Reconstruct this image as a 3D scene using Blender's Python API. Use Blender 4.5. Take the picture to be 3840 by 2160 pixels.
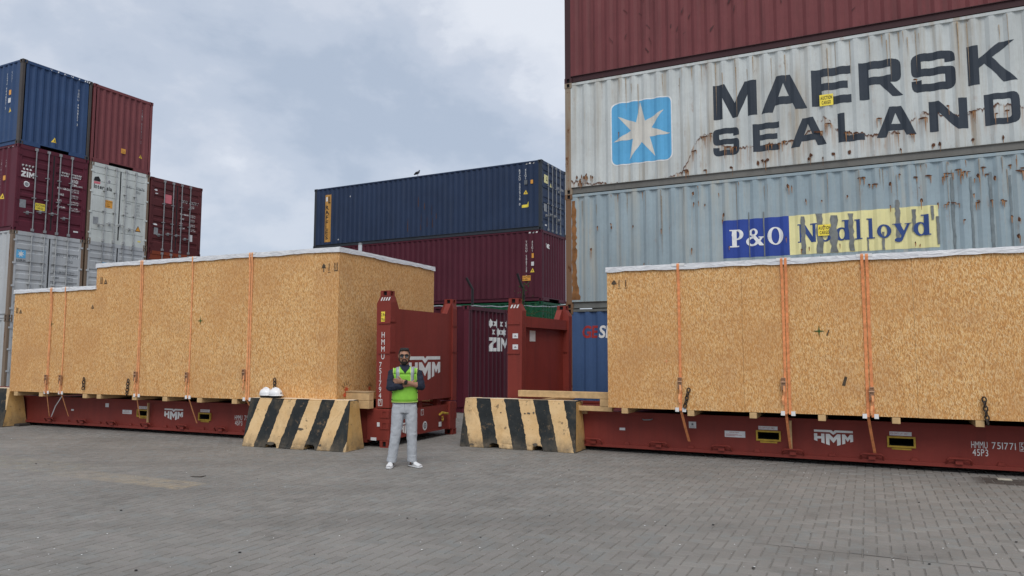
import bpy, bmesh, math, random
from math import sin, cos, pi, radians, floor, atan2, sqrt
from mathutils import Vector, Matrix
from mathutils.geometry import tessellate_polygon

for o in list(bpy.data.objects):
    bpy.data.objects.remove(o, do_unlink=True)
SC = bpy.context.scene
COL = SC.collection
rng = random.Random(7)

# ------------------------------------------------------------------ camera
cam_d = bpy.data.cameras.new('camera')
cam = bpy.data.objects.new('camera', cam_d)
COL.objects.link(cam)
SC.camera = cam
cam_d.sensor_width = 36.0
cam_d.lens = 36.0 * 2750 / 3840
cam_d.clip_start = 0.1
cam_d.clip_end = 3000
cam.matrix_world = (Matrix.Translation((0, 0, 1.62)) @ Matrix.Rotation(pi/2 + 0.088, 4, 'X')
                    @ Matrix.Rotation(0.001, 4, 'Z'))
SC.render.resolution_x, SC.render.resolution_y = 1024, 576

# ------------------------------------------------------------------ colour management
SC.view_settings.view_transform = 'Standard'
SC.view_settings.look = 'None'
SC.view_settings.exposure = 0.25
SC.view_settings.gamma = 1.0
SC.view_settings.use_curve_mapping = False

# ------------------------------------------------------------------ world: overcast sky
SUN_EL, SUN_AZ = radians(50), radians(178)      # azimuth measured from +Y towards +X; behind the camera
world = bpy.data.worlds.new('World')
SC.world = world
world.use_nodes = True
wt = world.node_tree
wt.nodes.clear()


def wn(t, **kw):
    n = wt.nodes.new(t)
    for k, v in kw.items():
        setattr(n, k, v)
    return n


w_out = wn('ShaderNodeOutputWorld')
w_bg = wn('ShaderNodeBackground')
w_bg.inputs['Strength'].default_value = 0.1
w_sky = wn('ShaderNodeTexSky', sky_type='NISHITA', sun_disc=False)
w_sky.sun_elevation = SUN_EL
w_sky.sun_rotation = SUN_AZ
w_sky.air_density = 1.0
w_tc = wn('ShaderNodeTexCoord')
w_map = wn('ShaderNodeMapping')
w_map.inputs['Scale'].default_value = (1.0, 1.0, 1.55)
w_map.inputs['Location'].default_value = (3.1, 0.4, 0.35)
w_n1 = wn('ShaderNodeTexNoise')
w_n1.inputs['Scale'].default_value = 3.0
w_n1.inputs['Detail'].default_value = 9
w_n1.inputs['Roughness'].default_value = 0.56
w_n1.inputs['Distortion'].default_value = 0.1
w_r1 = wn('ShaderNodeValToRGB')
w_r1.color_ramp.interpolation = 'EASE'
e = w_r1.color_ramp.elements
e[0].position, e[0].color = 0.36, (3.92, 4.56, 5.60, 1)
e[1].position, e[1].color = 0.64, (7.02, 7.33, 7.94, 1)
for p_, c_ in ((0.45, (4.70, 5.26, 6.23, 1)), (0.52, (5.48, 5.92, 6.76, 1)), (0.565, (6.37, 6.74, 7.46, 1))):
    m = w_r1.color_ramp.elements.new(p_)
    m.color = c_
w_mix = wn('ShaderNodeMix', data_type='RGBA')
w_mix.inputs['Factor'].default_value = 0.9
L_ = wt.links.new
L_(w_tc.outputs['Generated'], w_map.inputs['Vector'])
L_(w_map.outputs[0], w_n1.inputs['Vector'])
L_(w_n1.outputs['Fac'], w_r1.inputs['Fac'])
L_(w_sky.outputs[0], w_mix.inputs['A'])
L_(w_r1.outputs[0], w_mix.inputs['B'])
L_(w_mix.outputs['Result'], w_bg.inputs['Color'])
L_(w_bg.outputs[0], w_out.inputs['Surface'])

sun_d = bpy.data.lights.new('sun', 'SUN')
sun_d.energy = 1.5
sun_d.angle = radians(38)
sun_d.color = (1.0, 0.965, 0.92)
sun = bpy.data.objects.new('sun', sun_d)
COL.objects.link(sun)
sdir = Vector((sin(SUN_AZ)*cos(SUN_EL), cos(SUN_AZ)*cos(SUN_EL), sin(SUN_EL)))
sun.rotation_euler = sdir.to_track_quat('Z', 'Y').to_euler()

# ================================================================== materials


class NT:
    def __init__(s, name):
        s.m = bpy.data.materials.new(name)
        s.m.use_nodes = True
        s.t = s.m.node_tree
        s.t.nodes.clear()
        s.out = s.n('ShaderNodeOutputMaterial')
        s.bsdf = s.n('ShaderNodeBsdfPrincipled')
        s.l(s.bsdf.outputs[0], s.out.inputs[0])

    def n(s, t, **kw):
        nd = s.t.nodes.new(t)
        for k, v in kw.items():
            setattr(nd, k, v)
        return nd

    def l(s, a, b):
        s.t.links.new(a, b)

    def put(s, sock, v):
        if hasattr(v, 'links') or isinstance(v, bpy.types.NodeSocket):
            s.l(v, sock)
        else:
            sock.default_value = v

    def coord(s, scale=(1, 1, 1), loc=(0, 0, 0), world=False, rot=(0, 0, 0)):
        mp = s.n('ShaderNodeMapping')
        mp.inputs['Scale'].default_value = scale
        mp.inputs['Location'].default_value = loc
        mp.inputs['Rotation'].default_value = rot
        if world:
            s.l(s.n('ShaderNodeNewGeometry').outputs['Position'], mp.inputs['Vector'])
        else:
            s.l(s.n('ShaderNodeTexCoord').outputs['Object'], mp.inputs['Vector'])
        return mp.outputs[0]

    def noise(s, vec, scale=5, detail=4, rough=.55, dist=0):
        nd = s.n('ShaderNodeTexNoise')
        nd.inputs['Scale'].default_value = scale
        nd.inputs['Detail'].default_value = detail
        nd.inputs['Roughness'].default_value = rough
        nd.inputs['Distortion'].default_value = dist
        s.l(vec, nd.inputs['Vector'])
        return nd.outputs['Fac']

    def ramp(s, fac, p0, p1, c0=0.0, c1=1.0):
        nd = s.n('ShaderNodeMapRange')
        nd.inputs['From Min'].default_value = p0
        nd.inputs['From Max'].default_value = p1
        nd.inputs['To Min'].default_value = c0
        nd.inputs['To Max'].default_value = c1
        s.put(nd.inputs['Value'], fac)
        return nd.outputs[0]

    def math(s, op, a, b=0.0):
        nd = s.n('ShaderNodeMath', operation=op)
        s.put(nd.inputs[0], a)
        s.put(nd.inputs[1], b)
        return nd.outputs[0]

    def mix(s, fac, a, b, mode='MIX'):
        nd = s.n('ShaderNodeMix', data_type='RGBA', blend_type=mode)
        s.put(nd.inputs['Factor'], fac)
        for k, v in (('A', a), ('B', b)):
            if isinstance(v, tuple) and len(v) == 3:
                v = v + (1,)
            s.put(nd.inputs[k], v)
        return nd.outputs['Result']

    def bump(s, h, strength=.3, dist=.01):
        nd = s.n('ShaderNodeBump')
        nd.inputs['Strength'].default_value = strength
        nd.inputs['Distance'].default_value = dist
        s.l(h, nd.inputs['Height'])
        s.l(nd.outputs[0], s.bsdf.inputs['Normal'])

    def done(s, col, rough=.6, metal=0.0, spec=.4):
        if isinstance(col, tuple) and len(col) == 3:
            col = col + (1,)
        s.put(s.bsdf.inputs['Base Color'], col)
        s.put(s.bsdf.inputs['Roughness'], rough)
        s.bsdf.inputs['Metallic'].default_value = metal
        s.bsdf.inputs['Specular IOR Level'].default_value = spec
        return s.m


def mul(c, k):
    return tuple(min(1, x*k) for x in c)


RUST = (.115, .045, .018)
RUSTL = (.26, .12, .05)
_seed = [0]


def paint(name, col, rust=.18, dirt=.35, rough=.5, dirtcol=None, rustband=None, edge=True):
    """weathered container paint: faded patches, vertical dirt streaks, rust freckles with drips"""
    _seed[0] += 7.31
    sd = _seed[0]
    t = NT(name)
    c0 = t.coord(loc=(sd, sd*.7, sd*.3))
    big = t.noise(c0, .8, 5, .6)
    fine = t.noise(t.coord((14, 14, 14), (sd, 1, 0)), 1.0, 3)
    base = t.mix(t.ramp(big, .3, .7), mul(col, .86), mul(col, 1.12))
    base = t.mix(t.ramp(fine, .3, .7, 0, .22), base, mul(col, .72))
    st = t.noise(t.coord((6.5, 6.5, .3), (sd, sd, 0)), 1.0, 6, .62)
    stb = t.noise(t.coord((2.2, 2.2, .5), (0, sd, 0)), 1.0, 3)
    sm = t.math('MULTIPLY', t.ramp(st, .47, .70), t.ramp(stb, .35, .65))
    dc = dirtcol or tuple(.45*x + .012 for x in col)
    base = t.mix(t.math('MULTIPLY', sm, dirt), base, dc)
    rn = t.noise(t.coord((1, 1, .55), (sd*1.3, 2, sd)), 5.5, 9, .68)
    th = .80 - .28*rust
    drip = t.noise(t.coord((13, 13, .9), (1, sd, 4)), 1.0, 6, .6)
    rmask = t.ramp(rn, th, th+.05)
    dmask = t.math('MULTIPLY', t.ramp(rn, th-.13, th+.02), t.ramp(drip, .5, .66))
    base = t.mix(t.math('MULTIPLY', dmask, .55), base, RUSTL)
    base = t.mix(rmask, base, RUST)
    if rustband:
        sep = t.n('ShaderNodeSeparateXYZ')
        t.l(t.n('ShaderNodeTexCoord').outputs['Object'], sep.inputs[0])
        fc = t.n('ShaderNodeFloatCurve')
        pts = rustband
        cv = fc.mapping.curves[0]
        cv.points[0].location = (0, pts[0][1]/3)
        cv.points[1].location = (1, pts[-1][1]/3)
        for (px, pz) in pts:
            if 0 < px < 12:
                cv.points.new(px/12.0, pz/3)
        fc.mapping.update()
        t.l(t.math('DIVIDE', sep.outputs['X'], 12.0), fc.inputs['Value'])
        zc = t.math('MULTIPLY', fc.outputs[0], 3.0)
        jag = t.noise(t.coord((9, 9, 1.5), (sd, 3, 3)), 1.0, 5, .6)
        d = t.math('SUBTRACT', t.math('ADD', zc, t.ramp(jag, 0, 1, -.16, .16)), sep.outputs['Z'])
        inside = t.math('MULTIPLY', t.ramp(d, -.01, .02), t.ramp(d, .50, .03))
        dn = t.noise(t.coord((24, 24, .8), (3, sd, 4)), 1.0, 5, .6)
        base = t.mix(t.math('MULTIPLY', t.math('MULTIPLY', inside, t.ramp(dn, .44, .62)), .62), base, (.33, .17, .07))
        edge_ = t.math('MULTIPLY', t.ramp(d, -.012, .0), t.ramp(d, .055, .02))
        jn = t.noise(t.coord((7, 7, 7), (3, sd, 4)), 1.0, 6, .65)
        base = t.mix(t.math('MULTIPLY', edge_, t.ramp(jn, .44, .52)), base, (.10, .04, .02))
    t.bump(t.math('ADD', t.noise(c0, 1.5, 3), t.math('MULTIPLY', fine, .05)), .35, .02)
    rr = t.math('ADD', t.math('MULTIPLY', rmask, .35), rough)
    return t.done(base, rr, 0, .18)


def plain(name, col, rough=.6, var=.2, scale=6, bump=0.0, metal=0.0, spec=.4):
    t = NT(name)
    nz = t.noise(t.coord(), scale, 5)
    c = t.mix(t.ramp(nz, .25, .75), mul(col, 1-var), mul(col, 1+var))
    if bump:
        t.bump(nz, bump, .01)
    return t.done(c, rough, metal, spec)


def osb(name, seed):
    """pressed strands: a ground of close tans with single slim flakes lying on it, each layer with its own lean"""
    t = NT(name)
    sp = t.n('ShaderNodeSeparateXYZ')
    t.l(t.n('ShaderNodeTexCoord').outputs['Object'], sp.inputs[0])
    cb = t.n('ShaderNodeCombineXYZ')
    t.l(t.math('ADD', sp.outputs['X'], sp.outputs['Y']), cb.inputs['X'])     # runs along whichever face it is on
    t.l(sp.outputs['Z'], cb.inputs['Y'])

    def cellmap(ang, sx, sz, k, wob=.35):
        m1 = t.n('ShaderNodeMapping')
        m1.inputs['Rotation'].default_value = (0, 0, ang)
        t.l(cb.outputs[0], m1.inputs['Vector'])
        m2 = t.n('ShaderNodeMapping')
        m2.inputs['Scale'].default_value = (sx, sz, 1)
        m2.inputs['Location'].default_value = (seed*3+k*5.1, k*2.3+seed, 0)
        t.l(m1.outputs[0], m2.inputs['Vector'])
        nz = t.n('ShaderNodeTexNoise')
        nz.inputs['Scale'].default_value = .9
        nz.inputs['Detail'].default_value = 2
        t.l(m2.outputs[0], nz.inputs['Vector'])
        sc = t.n('ShaderNodeVectorMath', operation='MULTIPLY_ADD')
        t.l(nz.outputs['Color'], sc.inputs[0])
        sc.inputs[1].default_value = (wob*2, wob*2, 0)
        t.l(m2.outputs[0], sc.inputs[2])
        vo = t.n('ShaderNodeTexVoronoi', feature='F1', voronoi_dimensions='2D')
        vo.inputs['Randomness'].default_value = .95
        t.l(sc.outputs[0], vo.inputs['Vector'])
        sep = t.n('ShaderNodeSeparateColor')
        t.l(vo.outputs['Color'], sep.inputs[0])
        return sep.outputs[0], sep.outputs[1], vo.outputs['Distance']
    a0, a1, ad = cellmap(.12, 38, 6, 0)
    b0, b1, bd = cellmap(-.25, 30, 4.8, 1)
    base = t.mix(a0, (.56, .262, .075), (.69, .352, .112))
    base = t.mix(t.math('MULTIPLY', t.ramp(b0, .55, .75), .45), base, (.75, .405, .142))
    base = t.mix(t.math('MULTIPLY', t.ramp(b1, .78, .86), .45), base, (.46, .192, .052))
    for k, (ang, sx, sz, th, dm, col, op) in enumerate((
            (.16, 21, 3.3, .44, .36, (.92, .60, .26), .78), (-.26, 19, 3.0, .56, .33, (.97, .71, .36), .88),
            (.60, 17, 3.3, .66, .31, (.84, .53, .215), .7), (-.06, 21, 3.5, .52, .33, (.34, .145, .040), .74),
            (.28, 20, 3.7, .76, .30, (.19, .09, .033), .70), (-.85, 14, 3.3, .80, .31, (.90, .68, .39), .75), (.05, 14.5, 2.5, .74, .32, (.88, .66, .37), .7))):
        c0, c1, cd = cellmap(ang, sx, sz, k+2)
        mk = t.math('MULTIPLY', t.ramp(c0, th, th+.02), t.ramp(cd, dm+.05, dm-.05))
        base = t.mix(t.math('MULTIPLY', mk, op), base, col)
    broad = t.noise(t.coord((1, 1, .7), (seed, 0, 0)), .8, 5, .6)
    base = t.mix(t.ramp(broad, .40, .64, 0, .45), base, (.53, .25, .085))
    broad2 = t.noise(t.coord((1, 1, 1), (3, seed, 0)), 2.1, 4, .6)
    base = t.mix(t.ramp(broad2, .50, .72, 0, .35), base, (.45, .235, .105))
    base = t.mix(.16, base, (.59, .34, .165))
    t.bump(a0, .25, .004)
    return t.done(base, .75, 0, .2)


M = {}
M['steel_grey'] = plain('galvanised_steel', (.24, .25, .26), .5, .25, 9)
M['dark_hole'] = plain('black_void', (.008, .008, .009), .9, .1)
M['pale_bar'] = plain('pale_painted_bar', (.36, .37, .37), .5, .25, 9)
M['rubber'] = plain('door_gasket', (.02, .02, .022), .8, .2)
M['white_print'] = plain('white_print', (.72, .72, .70), .6, .12, 9)
M['dark_print'] = plain('charcoal_print', (.035, .042, .052), .55, .25, 5)
M['grey_print'] = plain('grey_print', (.12, .13, .14), .6, .2)
M['yellow'] = plain('yellow_sticker', (.80, .56, .06), .5, .12)
M['bright_yellow'] = plain('auction_yellow', (.85, .68, .07), .5, .08)
M['orange_sticker'] = plain('orange_sticker', (.72, .33, .05), .5, .1)
M['pink'] = plain('pink_sticker', (.62, .16, .19), .5, .1)
M['paper'] = plain('white_label', (.66, .66, .66), .6, .1, 12)
M['black_print'] = plain('black_print', (.012, .012, .013), .6, .2)
M['maersk_blue'] = paint('sky_blue_print', (.12, .40, .66), .02, .12)
M['po_blue'] = paint('royal_blue_print', (.035, .07, .30), .05, .2)
M['po_yellow'] = paint('pale_yellow_print', (.78, .72, .36), .06, .2, dirtcol=(.40, .38, .25))
M['red_print'] = plain('red_print', (.35, .03, .03), .6, .2)
M['peel'] = plain('bare_weathered_steel', (.16, .17, .165), .8, .35, 8)
M['rust'] = plain('rust', (.085, .034, .016), .9, .5, 9, .3)
M['rust_light'] = plain('rust_drip', (.30, .15, .065), .9, .3, 14)
M['gold_band'] = plain('ochre_band', (.52, .27, .06), .6, .15)

# ================================================================== mesh helpers


class MB:
    def __init__(s):
        s.v, s.f, s.mi = [], [], []
        s.cur = 0

    def add(s, vs, fs):
        o = len(s.v)
        s.v += [tuple(v) for v in vs]
        s.f += [tuple(i+o for i in f) for f in fs]
        s.mi += [s.cur]*len(fs)
        return s

    def box(s, x0, x1, y0, y1, z0, z1):
        return s.add([(x0, y0, z0), (x1, y0, z0), (x1, y1, z0), (x0, y1, z0),
                      (x0, y0, z1), (x1, y0, z1), (x1, y1, z1), (x0, y1, z1)],
                     [(0, 3, 2, 1), (4, 5, 6, 7), (0, 1, 5, 4), (1, 2, 6, 5), (2, 3, 7, 6), (3, 0, 4, 7)])

    def tube(s, pts, r, n=8, cap=True, up=(0, 0, 1)):
        pts = [Vector(p) for p in pts]
        k = len(pts)
        rr = r if isinstance(r, (list, tuple)) else [r]*k
        rings = []
        ref = Vector(up)
        for i, p in enumerate(pts):
            d = (pts[min(i+1, k-1)] - pts[max(i-1, 0)]).normalized()
            a = ref - d*ref.dot(d)
            if a.length < 1e-3:
                a = Vector((1, 0, 0)) - d*d.x
                if a.length < 1e-3:
                    a = Vector((0, 1, 0))
            a.normalize()
            b = d.cross(a)
            ra, rb = rr[i] if isinstance(rr[i], (list, tuple)) else (rr[i], rr[i])
            rings.append([p + a*(ra*cos(2*pi*j/n)) + b*(rb*sin(2*pi*j/n)) for j in range(n)])
        vs = [v for ring in rings for v in ring]
        fs = []
        for i in range(k-1):
            for j in range(n):
                j2 = (j+1) % n
                fs.append((i*n+j, i*n+j2, (i+1)*n+j2, (i+1)*n+j))
        if cap:
            fs.append(tuple(range(n-1, -1, -1)))
            fs.append(tuple((k-1)*n+j for j in range(n)))
        return s.add(vs, fs)

    def loft(s, rings, n=20, cap=True):
        """rings: (cx,cy,z,rx,ry)"""
        vs, fs = [], []
        for (cx, cy, z, rx, ry) in rings:
            vs += [(cx+rx*cos(2*pi*j/n), cy+ry*sin(2*pi*j/n), z) for j in range(n)]
        k = len(rings)
        for i in range(k-1):
            for j in range(n):
                j2 = (j+1) % n
                fs.append((i*n+j, i*n+j2, (i+1)*n+j2, (i+1)*n+j))
        if cap:
            fs.append(tuple(range(n-1, -1, -1)))
            fs.append(tuple((k-1)*n+j for j in range(n)))
        return s.add(vs, fs)

    def ball(s, c, r, n=14, m=9):
        rx, ry, rz = r if isinstance(r, (list, tuple)) else (r, r, r)
        rings = []
        for i in range(m+1):
            a = -pi/2 + pi*i/m
            q = max(cos(a), .02)
            rings.append((c[0], c[1], c[2]+rz*sin(a), rx*q, ry*q))
        return s.loft(rings, n)

    def prism(s, poly, mp, n0, n1):
        """extrude a 2-D outline (u,v) between depths n0 (back) and n1 (front); mp maps (u,v,n) to xyz"""
        k = len(poly)
        vs = [mp(u, v, n1) for u, v in poly] + [mp(u, v, n0) for u, v in poly]
        tris = tessellate_polygon([[Vector((u, v, 0)) for u, v in poly]])
        fs = []
        for t in tris:
            a, b, c = [Vector((poly[i][0], poly[i][1], 0)) for i in t]
            t = t if (b-a).cross(c-a).z > 0 else (t[0], t[2], t[1])
            fs.append(t)
            fs.append((t[2]+k, t[1]+k, t[0]+k))
        area = sum(poly[i][0]*poly[(i+1) % k][1]-poly[(i+1) % k][0]*poly[i][1] for i in range(k))
        for i in range(k):
            j = (i+1) % k
            fs.append((i, i+k, j+k, j) if area > 0 else (j, j+k, i+k, i))
        return s.add(vs, fs)

    def build(s, name, mats, parent=None, smooth=False, bevel=0.0, loc=None):
        me = bpy.data.meshes.new(name)
        me.from_pydata(s.v, [], s.f)
        if not isinstance(mats, (list, tuple)):
            mats = [mats]
        for mt in mats:
            me.materials.append(mt)
        if len(mats) > 1:
            me.polygons.foreach_set('material_index', s.mi)
        if smooth:
            me.polygons.foreach_set('use_smooth', [True]*len(me.polygons))
        me.update()
        return link(name, me, parent, bevel, loc)


def link(name, me, parent=None, bevel=0.0, loc=None):
    o = bpy.data.objects.new(name, me)
    COL.objects.link(o)
    if parent:
        o.parent = parent
    if loc:
        o.location = loc
    if bevel:
        b = o.modifiers.new('bevel', 'BEVEL')
        b.width = bevel
        b.segments = 1
        b.limit_method = 'ANGLE'
        b.angle_limit = radians(40)
    return o


def thing(name, label, cat, loc=(0, 0, 0), rz=0.0, group=None):
    o = bpy.data.objects.new(name, None)
    o.empty_display_size = .2
    COL.objects.link(o)
    o.location = loc
    o.rotation_euler = (0, 0, rz)
    tag(o, label, cat, group)
    return o


def tag(o, label=None, cat=None, group=None, kind=None):
    if label:
        o['label'] = label
    if cat:
        o['category'] = cat
    if group:
        o['group'] = group
    if kind:
        o['kind'] = kind
    return o


def idmap(u, v, n):
    return (u, -n, v)


# ---- glyphs from the built-in font, cached once ---------------------------------
GL = {}


def load_glyphs(chars, bold):
    for ch in chars:
        cu = bpy.data.curves.new('glyph', 'FONT')
        cu.body = ch
        cu.resolution_u = 3
        cu.offset = bold
        ob = bpy.data.objects.new('glyph', cu)
        COL.objects.link(ob)
        dg = bpy.context.evaluated_depsgraph_get()
        ev = ob.evaluated_get(dg)
        me = ev.to_mesh()
        vs = [(v.co.x, v.co.y) for v in me.vertices]
        fs = [tuple(p.vertices) for p in me.polygons]
        ev.to_mesh_clear()
        bpy.data.objects.remove(ob)
        bpy.data.curves.remove(cu)
        GL[(ch, bold > 0)] = (vs, fs)


CHARS = 'ABCDEFGHIJKLMNOPQRSTUVWXYZ0123456789.abcdefghijklmnopqrstuvwxyz:%,'
load_glyphs(CHARS, 0.0)
load_glyphs('ABCDEFGILMNORSTUW0123456789Zaeinrst', 0.028)
CAP = max(y for x, y in GL[('H', False)][0])


class Shape:
    """flat print: vertices and faces in (u, v)"""
    def __init__(s):
        s.v, s.f, s.e = [], [], []
        s.k = 0

    def loops(s, loops, ox=0, oy=0, sx=1, sy=1):
        loops = [[(ox+x*sx, oy+y*sy) for x, y in lp] for lp in loops]
        flat = [p for lp in loops for p in lp]
        tris = tessellate_polygon([[Vector((x, y, 0)) for x, y in lp] for lp in loops])
        o = len(s.v)
        s.v += flat
        for t in tris:
            a, b, c = [Vector(flat[i]+(0,)) for i in t]
            z = (b-a).cross(c-a).z
            if abs(z) < 1e-10:
                continue
            t = t if z > 0 else (t[0], t[2], t[1])
            s.f.append(tuple(i+o for i in t))
            s.e.append(s.k)
        s.k += 1
        return s

    def rect(s, u0, v0, u1, v1):
        return s.loops([[(u0, v0), (u1, v0), (u1, v1), (u0, v1)]])

    def text(s, txt, u, v, h, wid=.8, gap=.14, bold=False, vertical=False, step=1.25, shear=0.0, fit=None):
        """h = cap height; u,v = lower-left corner (upper-left when vertical); fit = total width"""
        k = h/CAP
        i0 = len(s.v)
        x = 0.0
        for ch in txt:
            if ch == ' ':
                if vertical:
                    v -= h*step*.8
                else:
                    x += h*.45*wid
                continue
            vs, fs = GL.get((ch, bold)) or GL[(ch, False)]
            x0 = min(p[0] for p in vs)
            w = (max(p[0] for p in vs)-x0)*k*wid
            o = len(s.v)
            if vertical:
                v -= h
                s.v += [(u+(p[0]-x0)*k*wid + (h*.52*wid-w)/2, v+p[1]*k) for p in vs]
                v -= h*(step-1)
            else:
                s.v += [(u+x+(p[0]-x0)*k*wid+shear*p[1]*k, v+p[1]*k) for p in vs]
                x += w+gap*h
            for f in fs:
                a, b, c = [Vector(s.v[i+o]+(0,)) for i in f[:3]]
                s.f.append(tuple(i+o for i in (f if (b-a).cross(c-a).z >= 0 else f[::-1])))
                s.e.append(s.k)
        if fit:
            q = fit/max(p[0]-u for p in s.v[i0:])
            s.v[i0:] = [(u+(p[0]-u)*q, p[1]) for p in s.v[i0:]]
        s.k += 1
        return s


def rounded(pts, n=4):
    """outline from (x,y,r) corners"""
    out = []
    k = len(pts)
    for i, p in enumerate(pts):
        r = p[2] if len(p) > 2 else 0
        if r <= 0:
            out.append((p[0], p[1]))
            continue
        P = Vector(p[:2])
        A = (Vector(pts[i-1][:2])-P).normalized()
        B = (Vector(pts[(i+1) % k][:2])-P).normalized()
        s0, s1 = P+A*r, P+B*r
        for j in range(n+1):
            t = j/n
            q = s0*(1-t)**2 + P*2*t*(1-t) + s1*t*t
            out.append((q.x, q.y))
    return out


def ellipse(cx, cy, rx, ry, n=24):
    return [(cx+rx*cos(2*pi*j/n), cy+ry*sin(2*pi*j/n)) for j in range(n)]


def star(cx, cy, r, r2, n=7, rot=pi/2):
    return [(cx+(r if j % 2 == 0 else r2)*cos(rot+pi*j/n), cy+(r if j % 2 == 0 else r2)*sin(rot+pi*j/n)) for j in range(2*n)]


class Face:
    """a face of a box-like thing: mp maps (u,v,n) to local xyz; prof gives the surface depth at u (or v)"""
    def __init__(s, mp, n=None, ub=None, vb=None):
        s.mp, s.nf, s.ub, s.vb = mp, n or (lambda u, v: 0.0), ub or [], vb or []

    def print(s, parent, name, shape, mat, eps=.003, label=None, thick=False):
        bm = bmesh.new()
        vs = [bm.verts.new((u, v, 0)) for u, v in shape.v]
        lay = bm.faces.layers.int.new('lay')
        for f, e_ in zip(shape.f, shape.e):
            try:
                fc = bm.faces.new([vs[i] for i in f])
                fc[lay] = e_
            except ValueError:
                pass
        if not bm.faces:
            return None
        us = [p[0] for p in shape.v]
        ws = [p[1] for p in shape.v]
        for b in s.ub:
            if min(us)+1e-4 < b < max(us)-1e-4:
                bmesh.ops.bisect_plane(bm, geom=bm.verts[:]+bm.edges[:]+bm.faces[:], dist=1e-6, plane_co=(b, 0, 0), plane_no=(1, 0, 0))
        for b in s.vb:
            if min(ws)+1e-4 < b < max(ws)-1e-4:
                bmesh.ops.bisect_plane(bm, geom=bm.verts[:]+bm.edges[:]+bm.faces[:], dist=1e-6, plane_co=(0, b, 0), plane_no=(0, 1, 0))
        off = {}
        for f in bm.faces:
            for v in f.verts:
                off[v] = f[lay]*.0006
        for v in bm.verts:
            u, w = v.co.x, v.co.y
            v.co = Vector(s.mp(u, w, s.nf(u, w)+eps+off.get(v, 0)))
        bmesh.ops.delete(bm, geom=[v for v in bm.verts if not v.link_faces], context='VERTS')
        me = bpy.data.meshes.new(name)
        bm.to_mesh(me)
        bm.free()
        me.materials.append(mat)
        o = link(name, me, parent)
        if name in ('rust_patch', 'rust_drip', 'scuff_mark', 'peel_and_rib_shade', 'chipped_patch'):
            o['kind'] = 'stuff'
        if label:
            o['label'] = label
        return o

    def plate(s, parent, name, u0, v0, u1, v1, mat, eps=.002, th=.004, label=None):
        """a thin flat sign, raised off the surface, lying on its proudest points"""
        n = max(s.nf(u, v) for u in (u0, (u0+u1)/2, u1) for v in (v0, (v0+v1)/2, v1)) + eps
        mb = MB()
        mb.prism([(u0, v0), (u1, v0), (u1, v1), (u0, v1)], s.mp, n, n+th)
        o = mb.build(name, mat, parent)
        if label:
            o['label'] = label
        return o, Face(lambda u, v, d: s.mp(u, v, n+th+d))


def auction_sign(face, parent, u0, v0, u1, v1):
    o, f = face.plate(parent, 'auction_sign', u0, v0, u1, v1, M['bright_yellow'], .006, .003)
    w, h = u1-u0, v1-v0
    sh = Shape().text('AUCTION', u0+w*.07, v0+h*.56, h*.29, .62, .12, True, fit=w*.86)
    sh.text('CARGO', u0+w*.15, v0+h*.14, h*.29, .66, .12, True, fit=w*.68)
    f.print(o, 'lettering', sh, M['black_print'], .0015)
    return o


def warning_triangle(face, parent, u, v, s, mat='yellow'):
    sh = Shape().loops([[(u-s*.5, v), (u+s*.5, v), (u, v+s*.95)]])
    o = face.print(parent, 'warning_sticker', sh, M[mat], .003)
    b = Shape().loops([[(u-s*.12, v+s*.2), (u+s*.12, v+s*.2), (u+.02*s, v+s*.6)]])
    face.print(o, 'symbol', b, M['black_print'], .005)
    return o

# ================================================================== shipping containers
CW, CL = 2.438, 12.192


class Corr:
    """trapezoidal corrugation along u between u0 and u1"""
    def __init__(s, u0, u1, pitch, depth, base=-.006, flat=.09):
        s.u0, s.u1, s.p, s.d, s.b, s.fl = u0, u1, pitch, depth, base, flat
        k = int((u1-u0-2*flat)/pitch)
        s.fl = (u1-u0-k*pitch)/2
        s.brk = [u0]
        for i in range(k):
            a = u0+s.fl+i*pitch
            s.brk += [a+.0*pitch, a+.24*pitch, a+.52*pitch, a+.76*pitch]
        s.brk += [u1-s.fl, u1]
        s.k = k

    def n(s, u, v=0):
        t = (u-s.u0-s.fl)/s.p
        if t <= 0 or t >= s.k:
            return s.b
        t -= floor(t)
        if t < .24:
            return s.b - s.d*t/.24
        if t < .52:
            return s.b - s.d
        if t < .76:
            return s.b - s.d*(1-(t-.52)/.24)
        return s.b

    def mesh(s, mp, v0, v1):
        mb = MB()
        vs, fs = [], []
        for u in s.brk:
            nn = s.n(u)
            vs += [mp(u, v0, nn), mp(u, v1, nn)]
        for i in range(len(s.brk)-1):
            fs.append((2*i, 2*i+2, 2*i+3, 2*i+1))
        return mb.add(vs, fs)


def face_maps(L, W):
    return {'front': lambda u, v, n: (u, -n, v),
            'back': lambda u, v, n: (L-u, W+n, v),
            'end0': lambda u, v, n: (-n, W-u, v),
            'end1': lambda u, v, n: (L+n, u, v)}


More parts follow.
